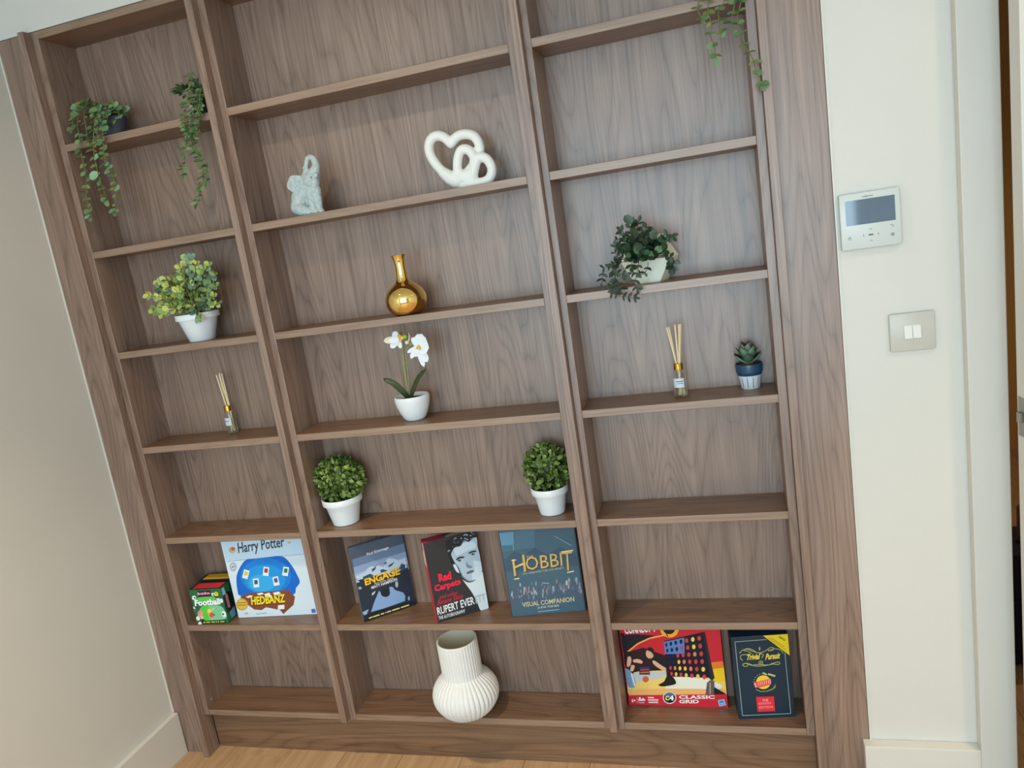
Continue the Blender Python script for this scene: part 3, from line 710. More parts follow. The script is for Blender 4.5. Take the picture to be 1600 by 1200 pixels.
for k in range(8): c.line([(450 + k * 20, 950 - k), (452 + k * 20, 978 - k)], 10, (244, 140, 142))
c.text('EDITION', (452, 1026), (622, 1018), (-3, -30), (244, 150, 150), .02)
c.finish(t)

# ------------------------------------------------------------------ ornaments
def remesh(mb, name, parent, base, voxel, M, smooth_it=4, floor=None):
    """fuse overlapping shapes into one continuous skin"""
    o = mb.build('tmp', None, base)
    md = o.modifiers.new('r', 'REMESH'); md.mode = 'VOXEL'; md.voxel_size = voxel
    sm = o.modifiers.new('s', 'SMOOTH'); sm.iterations = smooth_it; sm.factor = .5
    dg = bpy.context.evaluated_depsgraph_get()
    me = bpy.data.meshes.new_from_object(o.evaluated_get(dg)); me.name = name
    bpy.data.objects.remove(o)
    if floor is not None:
        for v in me.vertices:
            if v.co.z < floor: v.co.z = floor
    me.materials.clear(); me.materials.append(M)
    me.polygons.foreach_set('use_smooth', [True] * len(me.polygons))
    r = bpy.data.objects.new(name, me); C.objects.link(r)
    if parent: r.parent = parent
    return r
def chain(mb, pts, M, step=.35):
    """spheres strung along (point, radius) pairs"""
    for (p, r), (q, s) in zip(pts[:-1], pts[1:]):
        p, q = Vector(p), Vector(q); n = max(2, int((q - p).length / (min(r, s) * step)))
        for k in range(n + 1):
            f_ = k / n; mb.ball(p.lerp(q, f_), r + (s - r) * f_, M, 12, 8)

# --- elephant
ELE = mat('grey_stone', (176, 190, 190), .75, var=.16, scale=120, bump=.5)
def E(cx, cy, y): return aty(430 + cx / 10, 230 + cy / 10, y)
K = .000206
base = (.598, .045, Z[2])
t = thing('elephant_figurine', 'small grey stone elephant sitting with its trunk raised on the second shelf down', 'figurine', base)
mb = MB()
chain(mb, [(E(400, 930, .05), 128 * K), (E(430, 800, .05), 130 * K), (E(490, 700, .045), 120 * K), (E(545, 610, .04), 105 * K)], ELE)
chain(mb, [(E(500, 520, .04), 95 * K), (E(570, 500, .033), 98 * K), (E(620, 560, .028), 62 * K), (E(610, 660, .028), 48 * K)], ELE)
chain(mb, [(E(560, 520, .03), 95 * K), (E(625, 420, .030), 58 * K), (E(640, 330, .032), 50 * K), (E(632, 250, .035), 46 * K), (E(600, 180, .036), 40 * K), (E(548, 152, .036), 34 * K), (E(505, 180, .036), 32 * K), (E(492, 250, .036), 30 * K), (E(482, 310, .035), 28 * K), (E(452, 328, .034), 22 * K)], ELE)
chain(mb, [(E(490, 330, .035), 26 * K), (E(500, 400, .036), 55 * K), (E(500, 480, .036), 70 * K)], ELE)
chain(mb, [(E(540, 660, .03), 62 * K), (E(570, 820, .022), 48 * K), (E(610, 980, .016), 46 * K), (E(640, 1015, .012), 44 * K)], ELE)
chain(mb, [(E(650, 660, .03), 52 * K), (E(680, 840, .026), 46 * K), (E(700, 990, .022), 46 * K), (E(728, 1005, .018), 40 * K)], ELE)
chain(mb, [(E(350, 950, .03), 85 * K), (E(430, 990, .02), 78 * K), (E(540, 1010, .012), 52 * K)], ELE)
chain(mb, [(E(520, 720, .042), 95 * K), (E(590, 760, .042), 80 * K), (E(560, 900, .046), 80 * K), (E(500, 980, .046), 70 * K)], ELE); chain(mb, [(E(560, 520, .036), 112 * K), (E(600, 440, .034), 84 * K), (E(625, 360, .034), 62 * K)], ELE); chain(mb, [(E(400, 800, .04), 118 * K), (E(380, 940, .034), 100 * K)], ELE)
mb.ball(E(640, 440, .02), 30 * K, ELE, 10, 8)
sk = remesh(mb, 'body', t, base, .0016, ELE, 3, 0.0)
mb = MB(); ec = E(318, 585, .026); N_ = 22; vs = [tuple(ec)]; fs = []
for k in range(N_):
    a = 2 * PI * k / N_; rr_ = 1.0 + .05 * math.sin(5 * a)
    p = E(322 + 138 * rr_ * math.cos(a), 580 + 146 * rr_ * math.sin(a) * (1.0 if math.sin(a) < 0 else .95), .026 - .006 * math.cos(a) + .0016 * math.sin(9 * a)); vs.append(tuple(p))
for k in range(N_): fs.append((0, 1 + (k + 1) % N_, 1 + k))
n0 = len(vs)
vs += [(x, y + .005, z) for x, y, z in vs]; fs += [tuple(n0 + i for i in reversed(f)) for f in fs[:N_]]
for k in range(N_): fs.append((1 + k, 1 + (k + 1) % N_, n0 + 1 + (k + 1) % N_, n0 + 1 + k))
mb.raw(vs, fs, ELE); mb.build('ear', t, base, smooth=60, merge=True)
mb = MB(); mb.ball(E(560, 470, .0125), .0016, DARK, 8, 6); mb.build('eye', t, base, smooth=180)

# --- interlocking hearts
HEA = mat('white_matt_ceramic', (232, 233, 228), .4, var=.012, scale=60)
def H_(cx, cy, y): return aty(650 + cx / 10, 190 + cy / 10, y)
base = (1.03, .05, Z[2])
t = thing('heart_sculpture', 'white ceramic sculpture of interlocking hearts on the second shelf down', 'sculpture', base)
mb = MB(); K = .000198
def path(pts, r, y): 
    pts = curve([(float(a), float(b)) for a, b in pts], 5)
    chain(mb, [(H_(a, b, y), r * K) for a, b in pts], HEA, .4)
path([(640, 940), (480, 835), (330, 690), (225, 520), (205, 370), (255, 260), (360, 222), (460, 262), (548, 345)], 63, .055)
path([(548, 345), (640, 240), (760, 200), (890, 222), (970, 310), (1000, 430), (985, 560), (930, 650)], 63, .055)
path([(930, 640), (860, 740), (780, 830), (690, 900), (640, 940)], 64, .052)
path([(660, 900), (648, 740), (655, 580), (700, 460), (775, 432), (860, 480), (925, 600)], 60, .045)
path([(905, 640), (960, 580), (1050, 560), (1130, 610), (1185, 720), (1180, 830), (1120, 920), (1000, 960), (860, 985), (740, 1000)], 62, .045)
path([(930, 660), (900, 780), (880, 900), (800, 960)], 66, .045)
path([(640, 960), (720, 985), (840, 965)], 66, .05)
chain(mb, [(H_(430, 800, .055), 72 * K), (H_(540, 880, .052), 92 * K), (H_(640, 930, .05), 96 * K), (H_(740, 890, .048), 92 * K), (H_(830, 830, .046), 74 * K)], HEA, .3)
chain(mb, [(H_(640, 860, .05), 80 * K), (H_(720, 850, .046), 80 * K)], HEA)
remesh(mb, 'body', t, base, .0022, HEA, 6, 0.0)

# --- gold vase
GOLD = mat('polished_gold', (246, 214, 134), .05, metal=1)
t = thing('gold_vase', 'shiny gold bottle-shaped vase in the middle bay', 'vase', (.8195, .036, Z[3]))
prof = [(.026, 0), (.031, .001), (.042, .008), (.0505, .022), (.0535, .037), (.0515, .051), (.044, .064), (.032, .075), (.0215, .083), (.0165, .091), (.0145, .102), (.0137, .116), (.0143, .130), (.0162, .142), (.0190, .150), (.0196, .1515), (.0186, .1522)]
P3 = curve([(a, b) for a, b in prof], 3)
P3 += [(.0172, .1500), (.0135, .138), (.0118, .118), (.012, .100)]
mb = MB(); mb.lathe(P3, GOLD, 64); mb.build('body', t, smooth=60)

# --- ribbed vase
t = thing('ribbed_vase', 'white ribbed ceramic vase with a round base on the bottom shelf', 'vase', (.7925, .029, Z[7]))
RIB = mat('ribbed_ceramic', (226, 225, 222), .55, var=.02, scale=50)
outer = curve([(.047, 0), (.052, .0015), (.075, .018), (.091, .042), (.0955, .064), (.091, .086), (.078, .106), (.064, .118), (.0585, .1235), (.0575, .130), (.0575, .165), (.0575, .2), (.0575, .226)], 4)
def ribf(a, r, z):
    if z > .228 or r < .05: return 0
    n = 40
    return -.0034 * (1 - abs(math.sin(n * a / 2))) ** 1.3 * min(1, (r - .045) / .02) * (1 if z < .121 else .65)
mb = MB()
mb.lathe(outer + [(.0572, .2285), (.0560, .2300), (.0535, .2300), (.0522, .2285)], RIB, 320, rib=ribf)
mb.build('body', t, smooth=50)
mb = MB(); mb.lathe([(.0522, .2285), (.0515, .21), (.051, .14), (.052, .125), (.02, .10), (.001, .098)], mat('vase_inside', (214, 205, 180), .7), 48, cap0=False); mb.build('inner_wall', t, smooth=50)

# --- reed diffusers
GLASS = mat('clear_glass', (250, 252, 250), .02, trans=1.0, ior=1.18)
OIL = mat('pale_oil', (252, 248, 232), .0, trans=1.0, ior=1.12)
REED = mat('reed_wood', (236, 216, 176), .7, var=.05, scale=200)
CAPG = mat('gold_collar', (216, 168, 74), .2, metal=1)
def diffuser(label, loc, rz, reeds, rings_):
    t = thing('reed_diffuser', label, 'diffuser', loc, rz, 'reed diffusers')
    r = .0155
    mb = MB()
    mb.lathe([(r - .0012, 0), (r, .0012), (r, .056), (r - .002, .062), (.0085, .0665), (.0085, .072), (.0073, .072), (.0073, .0665), (r - .0032, .061), (r - .0013, .055), (r - .0013, .004), (.002, .003)], GLASS, 36)
    mb.build('bottle', t, smooth=50)
    mb = MB(); mb.lathe([(r - .0014, .0042), (r - .0014, .03)], OIL, 32, cap1=True); mb.build('oil', t, smooth=50)
    mb = MB(); mb.lathe([(.0106, .0662), (.0112, .0668), (.0112, .0815), (.0106, .082), (.0066, .082), (.0066, .076)], CAPG, 32, cap0=False); mb.build('collar', t, smooth=40)
    for bx, by, tx, ty, tz in reeds:
        mb = MB(); mb.tube([(bx, by, .005), (tx, ty, tz)], .0020, REED, 8); mb.build('reed', t, smooth=50)
    lab = MB(); a0, a1 = math.radians(-152), math.radians(-48); n = 14; R1 = r + .0003
    for k in range(n):
        p, q = a0 + (a1 - a0) * k / n, a0 + (a1 - a0) * (k + 1) / n
        lab.face([(R1 * math.cos(p), R1 * math.sin(p), .024), (R1 * math.cos(q), R1 * math.sin(q), .024), (R1 * math.cos(q), R1 * math.sin(q), .047), (R1 * math.cos(p), R1 * math.sin(p), .047)], ink((206, 216, 228)))
    R2 = R1 + .0002
    for (z, s, e_, h) in rings_:
        for k in range(8):
            p, q = math.radians(s + (e_ - s) * k / 8), math.radians(s + (e_ - s) * (k + 1) / 8)
            lab.face([(R2 * math.cos(p), R2 * math.sin(p), z), (R2 * math.cos(q), R2 * math.sin(q), z), (R2 * math.cos(q), R2 * math.sin(q), z + h), (R2 * math.cos(p), R2 * math.sin(p), z + h)], ink((96, 106, 122)))
    lab.build('label', t)
    return t
diffuser('glass reed diffuser with gold collar alone on the left unit shelf', (.1735, .0965, Z[4]), 0,
         [(.004, 0, -.012, -.002, .176), (.006, .003, -.004, .003, .180), (.009, -.002, .006, 0, .178), (-.006, .004, -.008, .006, .176)], [(.037, -130, -70, .002)])
diffuser('glass reed diffuser with gold collar beside the potted succulent', (1.479, .0635, Z[4]), 0,
         [(.008, 0, -.017, 0, .172), (.004, .006, -.0125, .004, .172), (.0, .002, .003, .002, .176), (-.003, -.003, .0125, -.002, .176), (-.004, .005, .016, .005, .176)],
         [(.0385, -118, -52, .0022), (.0335, -108, -60, .0016)])

# ------------------------------------------------------------------ plants
def leaf_mesh(name, L_, W_, M, cup=.18, n=5, blunt=.0, thick=True):
    """a leaf lying along +x, folded a little along its midrib; two rows of quads"""
    me = bpy.data.meshes.new(name); vs = []; fs = []
    for i in range(n + 1):
        s = i / n; wd = W_ * .5 * (math.sin(PI * min(1, s * (1 - blunt * .3) + .03)) ** (.75 - .3 * blunt)); x_ = L_ * s
        if blunt > .5: wd = W_ * .5 * math.sqrt(max(0, 1 - (2 * (.04 + .96 * s) - 1) ** 2)) ** .9
        sag = -.25 * L_ * s * s * cup
        vs += [(x_, -wd, cup * wd + sag), (x_, 0, sag), (x_, wd, cup * wd + sag)]
    for i in range(n):
        for k in (0, 1): a = 3 * i + k; fs.append((a, a + 3, a + 4, a + 1))
    me.from_pydata(vs, [], fs); me.materials.append(M); me.polygons.foreach_set('use_smooth', [True] * len(fs)); me.update()
    return me
def basis(d, up, roll=0.0):
    x_ = Vector(d).normalized(); z_ = Vector(up) - x_ * x_.dot(Vector(up))
    if z_.length < 1e-4: z_ = Vector((0, -1, .2)) - x_ * x_.dot(Vector((0, -1, .2)))
    z_.normalize(); y_ = z_.cross(x_)
    M = Matrix((x_, y_, z_)).transposed().to_4x4()
    return M @ Matrix.Rotation(roll, 4, 'X')
def put_leaf(me, parent, base, p, d, up, sc=1.0, roll=0.0, name='leaf'):
    o = bpy.data.objects.new(name, me); C.objects.link(o); o.parent = parent
    o.matrix_local = Matrix.Translation(Vector(p) - Vector(base)) @ basis(d, up, roll) @ Matrix.Scale(sc, 4)
    return o
def pot(mb, r0, r1, h, M, rim=.015, lip=.003, sx=1, sy=1, seg=48, wall=.0025):
    k = (h - rim) / h; rm = r0 + (r1 - lip - r0) * k
    mb.lathe([(r0 - .002, 0), (r0, .0015), (rm, h - rim - .001), (rm + .0005, h - rim), (r1 - .0008, h - rim + .001), (r1, h - rim + .003), (r1, h - .0015), (r1 - .001, h), (r1 - wall, h), (r1 - wall - .001, h - .004), (r1 - wall - .004, h - .012)], M, seg, sx=sx, sy=sy)
def soil(parent, r, z, M=SOIL):
    mb = MB(); mb.lathe([(r, z - .003), (r, z), (r * .5, z + .003), (.0005, z + .004)], M, 24); return mb.build('soil', parent, smooth=60)

# --- trailing plants with round leaves
def trailing(label, loc, potr, poth, strands, leafspec, crown, seed, potM, dens=.0125):
    t = thing('trailing_plant', label, 'plant', loc, 0, 'trailing plants on the top shelves')
    r = random.Random(seed)
    mb = MB(); pot(mb, potr * .72, potr, poth, potM, rim=.008, lip=.0015); mb.build('pot', t, smooth=40)
    soil(t, potr - .004, poth - .006)
    for st in strands:
        pts = curve([aty(u, v, y) for u, v, y in st], 5)
        mb = MB(); mb.tube(pts, .0011, STEM, 6); mb.build('stem', t, loc, smooth=60)
        acc = 0; side = 1
        for a, b in zip(pts[:-1], pts[1:]):
            acc += (b - a).length
            if acc > dens:
                acc = 0; tang = (b - a).normalized()
                for sg in (1, -1):
                    ang = r.uniform(-.7, .7) + (0 if sg > 0 else PI) + side * .4
                    d = Vector((math.cos(ang), -abs(math.sin(ang)) * .6 - .15, r.uniform(-.35, .35)))
                    put_leaf(r.choice(leafspec), t, loc, b, d + tang * .25, (r.uniform(-.4, .4), -.8, .6), r.uniform(.7, 1.25), r.uniform(-.5, .5))
                side = -side
        put_leaf(r.choice(leafspec), t, loc, pts[-1], (pts[-1] - pts[-3]), (0, -1, .3), 1.0)
    for k in range(crown[0]):
        a = r.uniform(0, 2 * PI); e = r.uniform(.1, 1.3); rr_ = crown[1] * r.uniform(.3, 1)
        p = Vector((loc[0] + crown[2] + rr_ * math.cos(a) * 1.1, loc[1] + rr_ * math.sin(a) * .7 - .012, loc[2] + poth + crown[3] + .016 * math.sin(e) * r.uniform(.4, 1.6)))
        put_leaf(r.choice(leafspec), t, loc, p, (math.cos(a), math.sin(a) - .3, r.uniform(-.3, .6)), (0, -.7, .8), r.uniform(.8, 1.3), r.uniform(-.6, .6))
    return t
LG1 = leafmat('round_leaf_green', (78, 106, 66), (116, 146, 98)); LG2 = leafmat('olive_leaf', (96, 108, 52), (128, 138, 82))
LG3 = leafmat('deep_leaf', (54, 84, 48), (84, 116, 66)); LG4 = leafmat('sage_leaf', (104, 140, 100), (140, 176, 136))
ra = leaf_mesh('leaf', .0195, .0165, LG1, .25, 5, .8); rb = leaf_mesh('leaf', .016, .011, LG2, .2); rc = leaf_mesh('leaf', .022, .019, LG4, .25, 5, .9)
rs = leaf_mesh('leaf', .0150, .0125, LG1, .25, 5, .8); rt = leaf_mesh('leaf', .0145, .0085, LG2, .2)
GREYPOT = mat('grey_pot', (78, 84, 94), .6, var=.1, scale=60)
pz = Z[1]
trailing('round-leaved trailing plant in a grey pot, high in the left unit', (.040, .066, pz), .038, .056,
         [[(160, 165, .045), (140, 158, .02), (124, 163, -.005), (121, 190, -.012), (124, 215, -.014), (128, 245, -.014), (135, 275, -.014), (134, 300, -.014), (139, 325, -.014), (141, 338, -.014)],
          [(162, 170, .045), (150, 185, .0), (146, 215, -.014), (147, 240, -.014), (153, 270, -.014), (160, 290, -.014), (166, 312, -.014)],
          [(166, 170, .04), (161, 190, .0), (161, 215, -.012), (163, 240, -.014), (167, 258, -.014), (176, 275, -.012), (181, 300, -.012), (180, 328, -.012)],
          [(165, 165, .05), (178, 165, .03), (186, 178, .02), (181, 188, .015)],
          [(168, 166, .04), (166, 175, .018), (168, 188, .012), (164, 197, .006)],
          [(160, 168, .04), (152, 172, .012), (149, 186, .002), (153, 200, -.006), (150, 222, -.014)],
          [(160, 165, .04), (134, 160, .01), (131, 176, -.005), (134, 196, -.012), (137, 220, -.014)],
          [(160, 165, .05), (128, 168, .01), (117, 180, .0), (112, 200, -.005)]],
         [ra, ra, rb, rc, rb, rs, rt], (80, .048, .0, .006), 11, GREYPOT, .0112)
ga = leaf_mesh('leaf', .017, .009, LG3, .25); gb = leaf_mesh('leaf', .016, .0085, LG1, .25); gc = leaf_mesh('leaf', .015, .007, leafmat('reddish_leaf', (86, 74, 48), (96, 116, 70)), .2)
trailing('bushy trailing plant hanging at the right end of the left unit, above the variegated plant', (.338, .052, pz), .030, .050,
         [[(318, 150, .03), (308, 125, .01), (298, 130, -.005), (292, 155, -.012), (288, 185, -.014), (290, 210, -.014), (291, 232, -.014), (287, 250, -.014), (286, 272, -.014)],
          [(320, 150, .03), (312, 160, -.008), (306, 190, -.014), (304, 215, -.014), (308, 238, -.014), (316, 258, -.014), (317, 280, -.014), (311, 302, -.014), (307, 318, -.014)],
          [(318, 140, .02), (306, 150, -.008), (299, 175, -.014), (296, 195, -.014), (300, 225, -.014), (310, 245, -.014), (322, 260, -.014), (322, 285, -.014)],
          [(322, 150, .02), (314, 140, -.006), (311, 170, -.012), (312, 200, -.012), (309, 215, -.012)],
          [(305, 120, .0), (300, 112, -.004), (296, 122, -.008)]],
         [ga, gb, ga, gb, gc], (90, .034, -.022, .014), 12, mat('green_pot', (50, 62, 48), .6, var=.1), .0074)
trailing('sparse round-leaved trailing plant hanging from the right unit shelf at the top edge', (1.655, .062, pz), .040, .062,
         [[(1120, -25, .02), (1098, -8, -.008), (1090, 12, -.014), (1096, 28, -.014)],
          [(1125, -25, .02), (1110, -5, -.01), (1106, 18, -.014), (1112, 40, -.014), (1110, 55, -.014), (1116, 72, -.014), (1119, 92, -.014)],
          [(1140, -25, .02), (1136, -6, -.01), (1128, 8, -.014), (1122, 20, -.014), (1128, 48, -.014)],
          [(1150, -25, .02), (1150, -4, -.01), (1146, 15, -.014), (1143, 32, -.014), (1148, 48, -.014)],
          [(1155, -25, .02), (1158, 0, -.012), (1152, 30, -.016), (1160, 55, -.02), (1166, 76, -.03), (1176, 92, -.034), (1182, 112, -.036), (1190, 132, -.036)]],
         [rs, rs, rt], (30, .045, -.01, .01), 13, GREYPOT, .02)

# --- variegated bush in a white pot
base = (.1790, .0500, Z[3])
t = thing('variegated_plant', 'yellow-green variegated plant in a white pot in the left unit', 'plant', base)
mb = MB(); pot(mb, .036, .0615, .079, WHITEPOT, rim=.017, lip=.003, sy=.92); mb.build('pot', t, smooth=40)
soil(t, .054, .071)
va = leaf_mesh('leaf', .0185, .0150, leafmat('yellow_leaf', (170, 178, 84), (200, 204, 112)), .25, 4, .9)
vb = leaf_mesh('leaf', .0185, .0150, leafmat('lime_leaf', (122, 150, 84), (160, 182, 110)), .25, 4, .9)
vc = leaf_mesh('leaf', .0185, .0145, leafmat('bluegreen_leaf', (96, 126, 104), (132, 160, 132)), .25, 4, .9)
r = random.Random(21); nl = 0
tips = [(262, 447), (248, 442), (232, 462), (240, 486), (252, 490), (270, 480), (285, 470), (290, 440), (281, 418), (293, 404), (300, 403), (308, 412), (318, 420), (327, 414), (335, 430), (337, 446), (335, 462), (341, 474), (325, 478), (312, 496), (300, 478), (285, 455), (276, 452), (300, 440), (312, 452), (322, 446), (305, 465), (292, 490), (276, 492), (296, 424), (268, 460), (258, 468), (316, 434), (330, 470), (310, 480), (284, 482)]
for u, v in tips:
    p1 = aty(u, v, r.uniform(-.02, .035)) ; p0 = Vector((base[0] + r.uniform(-.015, .015), base[1] + r.uniform(-.02, .01), base[2] + .072))
    mid = p0.lerp(p1, .5) + Vector((0, -.008, .016)); pts = curve([p0, mid, p1], 6)
    mb = MB(); mb.tube(pts, .0009, STEM, 5); mb.build('stem', t, base, smooth=60)
    fx = (u - 232) / 110
    for k in range(5, 13):
        for sg in (0, PI):
            if nl > 290: break
            p = pts[k]; tang = (pts[min(k + 1, 12)] - pts[k - 1]).normalized()
            a = k * 1.57 + sg + r.uniform(-.4, .4); side = Vector((math.cos(a), -.35, math.sin(a)))
            if (k < 8 and r.random() < .55): continue
            q = r.random(); me_ = (va if q < .62 - .55 * fx else vb if q < .95 - .55 * fx else vc)
            put_leaf(me_, t, base, p, side + tang * .7, Vector((0, -.9, .5)) + side * .3, r.uniform(.7, 1.1), r.uniform(-.4, .4)); nl += 1

def inner_foliage(t, base, centre, rad, n, L_, mats, seed, zmin):
    """the crowded leaves deep inside a bush, too many and too small to pick apart"""
    r = random.Random(seed); mb = MB()
    for k in range(n):
        d = Vector((r.gauss(0, 1), r.gauss(0, 1), r.gauss(0, 1))).normalized(); f_ = r.uniform(.35, .95)
        p = Vector(centre) + Vector((d.x * rad[0], d.y * rad[1], d.z * rad[2])) * f_
        if p.z < zmin: continue
        B = basis((d + Vector((r.uniform(-1, 1), r.uniform(-1.2, .2), r.uniform(-1, 1))) * .8), (r.uniform(-.5, .5), -1, .5)).to_3x3(); l = L_ * r.uniform(.75, 1.15); vs = []
        for s_, wd in ((0, .12), (.3, .40), (.7, .40), (1, .12)):
            for sg in (-1, 0, 1): vs.append(p + B @ Vector((l * (s_ - .5), sg * wd * l, abs(sg) * .15 * wd * l)))
        mb.raw(vs, [(3 * i + j, 3 * i + 3 + j, 3 * i + 4 + j, 3 * i + 1 + j) for i in range(3) for j in (0, 1)], r.choice(mats))
    o = mb.build('inner_foliage', t, base, smooth=180); o['kind'] = 'stuff'
inner_foliage(t, base, (.158, .042, 1.448), (.088, .052, .066), 420, .017, [MATS['lime_leaf'], MATS['bluegreen_leaf'], MATS['lime_leaf'], MATS['yellow_leaf']], 5, 1.378)

# --- clipped balls in white pots
def topiary(label, loc, r0, r1, h, ball, nleaf, seed, cx=0.0):
    t = thing('topiary_plant', label, 'plant', loc, 0, 'clipped ball plants in white pots')
    mb = MB(); pot(mb, r0, r1, h, WHITEPOT, rim=.019, lip=.003, sy=min(1, .0595 / r1)); mb.build('pot', t, smooth=40)
    soil(t, (r1 - .006) * .98, h - .008)
    r = random.Random(seed); mb = MB()
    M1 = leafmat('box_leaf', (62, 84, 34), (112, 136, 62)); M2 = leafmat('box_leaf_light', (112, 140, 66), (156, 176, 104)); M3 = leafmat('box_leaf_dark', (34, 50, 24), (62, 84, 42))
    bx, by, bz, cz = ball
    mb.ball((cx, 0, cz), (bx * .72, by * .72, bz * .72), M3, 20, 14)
    for k in range(nleaf):
        zz = 1 - 2 * (k + .5) / nleaf; a = k * 2.399963 + r.uniform(-.3, .3); q = math.sqrt(max(0, 1 - zz * zz))
        n = Vector((q * math.cos(a), q * math.sin(a), zz)); f_ = r.uniform(.80, 1.0)
        p = Vector((cx + n.x * bx * f_, n.y * by * f_, cz + n.z * bz * f_))
        if p.z < h - .006: continue
        if (p.x - cx) ** 2 / (r1 - .004) ** 2 + p.y ** 2 / (r1 - .004) ** 2 > 1 and p.z < h + .002: continue
        d = (n + Vector((r.uniform(-1, 1), r.uniform(-1, 1), r.uniform(-1, 1))) * .9).normalized()
        B = basis(d, n); L_ = r.uniform(.012, .0165); W_ = L_ * r.uniform(.62, .8); vs = []
        for s, wd, cu in ((0, .12, 0), (.35, .5, .1), (.7, .42, .1), (1, .05, -.1)):
            for sg in (-1, 0, 1): vs.append(p + (B.to_3x3() @ Vector((L_ * (s - .5), sg * wd * W_, (abs(sg) * .22 * wd * W_ + cu * .25 * L_)))))
        fs = []
        for i in range(3):
            for j in (0, 1): fs.append((3 * i + j, 3 * i + 3 + j, 3 * i + 4 + j, 3 * i + 1 + j))
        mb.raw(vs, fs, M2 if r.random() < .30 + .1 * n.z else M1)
    o = mb.build('foliage', t, smooth=180); o['kind'] = 'stuff'
    return t
topiary('larger clipped ball plant in a white pot, left end of the shelf above the books', (.5045, .0645, Z[5]), .0375, .0570, .0800, (.0775, .050, .070, .128), 900, 31, .004)
topiary('smaller clipped ball plant in a white pot, right end of the shelf above the books', (1.1140, .0670, Z[5]), .0335, .0495, .0745, (.064, .048, .066, .1235), 760, 32)

# --- hexagonal planter with dark trailing foliage
ang = math.radians(-18.9); ca, sa = math.cos(ang), math.sin(ang)
base = (1.4312, .0445, Z[3])
t = thing('hexagonal_planter', 'cream hexagonal planter with dark green trailing foliage in the right unit', 'plant', base)
CREAM = mat('cream_ceramic', (230, 232, 216), .45, var=.02, scale=40)
a_ = .0630; hh = a_ * .866
hexp = [(-a_ / 2, 0), (a_ / 2, 0), (a_, hh), (a_ / 2, 2 * hh), (-a_ / 2, 2 * hh), (-a_, hh)]
def hx(x_, y_, z_): return (x_ * ca - y_ * sa, x_ * sa + y_ * ca, z_)
DP = .052; wl = .90
mb = MB(); n = 6
inn = [(x_ * wl, hh + (z_ - hh) * wl) for x_, z_ in hexp]
for i in range(6):
    j = (i + 1) % 6
    (x0, z0), (x1, z1) = hexp[i], hexp[j]; (u0, w0), (u1, w1) = inn[i], inn[j]
    mb.raw([hx(x0, 0, z0), hx(x1, 0, z1), hx(x1, DP, z1), hx(x0, DP, z0), hx(u0, 0, w0), hx(u1, 0, w1), hx(u1, DP, w1), hx(u0, DP, w0)],
           [(0, 1, 2, 3), (5, 4, 7, 6), (1, 0, 4, 5), (2, 1, 5, 6), (3, 2, 6, 7), (0, 3, 7, 4)], CREAM)
mb.build('shell', t)
mb = MB(); mb.raw([hx(x_ * .97, DP - .004, hh + (z_ - hh) * .97) for x_, z_ in hexp] + [hx(x_ * .97, DP, hh + (z_ - hh) * .97) for x_, z_ in hexp], [tuple(range(6)), tuple(reversed(range(6, 12)))] + [(i, 6 + i, 6 + (i + 1) % 6, (i + 1) % 6) for i in range(6)], CREAM); mb.build('back_plate', t)
tr = [(-a_ / 2, .0003), (a_ / 2, .0003), (a_ * .995, hh), (-a_ * .995, hh)]
mb = MB(); mb.raw([hx(x_, -.0006, z_) for x_, z_ in tr] + [hx(x_, .004, z_) for x_, z_ in tr], [(0, 1, 2, 3), (7, 6, 5, 4), (0, 4, 5, 1), (1, 5, 6, 2), (2, 6, 7, 3), (3, 7, 4, 0)], CREAM); mb.build('front_plate', t)
mb = MB(); mb.raw([hx(-a_ * .85, .005, hh * .9), hx(a_ * .85, .005, hh * .9), hx(a_ * .85, DP - .005, hh * .9), hx(-a_ * .85, DP - .005, hh * .9)], [(0, 1, 2, 3)], SOIL); mb.build('soil', t)
HG1 = leafmat('dark_ivy_leaf', (30, 44, 30), (50, 70, 46), .4); HG2 = leafmat('glossy_mid_leaf', (52, 90, 62), (88, 132, 96), .35); HG3 = leafmat('blackish_leaf', (24, 34, 26), (42, 56, 40), .5)
h1 = leaf_mesh('leaf', .020, .0165, HG1, .2, 5, .8); h2 = leaf_mesh('leaf', .020, .017, HG2, .2, 5, .8); h3 = leaf_mesh('leaf', .013, .0060, HG3, .2); h4 = leaf_mesh('leaf', .016, .009, HG1, .2)
r = random.Random(41)
def hstrand(st, meshes, dens, y_scale=1, sc=1.0):
    pts = curve([aty(u, v, y) for u, v, y in st], 5)
    mb = MB(); mb.tube(pts, .0008, mat('dark_stem', (52, 54, 40), .6), 5); mb.build('stem', t, base, smooth=60)
    acc = 0; k = 0
    for a, b in zip(pts[:-1], pts[1:]):
        acc += (b - a).length
        if acc > dens:
            acc = 0; k += 1; tang = (b - a).normalized()
            for sg in (1, -1):
                n_ = tang.cross(Vector((0, -1, 0))) * sg
                put_leaf(r.choice(meshes), t, base, b, n_ + tang * .6 + Vector((0, r.uniform(-.5, .1), 0)), (r.uniform(-.3, .3), -1, .4), sc * r.uniform(.8, 1.2), r.uniform(-.5, .5))
    put_leaf(r.choice(meshes), t, base, pts[-1], pts[-1] - pts[-3], (0, -1, .2), sc)
def Q(x_, y_, yy): return (920 + x_ / 8, 330 + y_ / 8, yy)
hstrand([Q(600, 560, .03), Q(600, 350, .02), Q(605, 220, .02), Q(625, 130, .02)], [h4, h3], .012)
hstrand([Q(560, 560, .02), Q(540, 380, .0), Q(520, 230, -.005), Q(535, 150, -.005)], [h4, h1], .010)
hstrand([Q(520, 560, .02), Q(470, 400, .0), Q(440, 280, -.005), Q(410, 245, -.005)], [h4, h4, h3], .010)
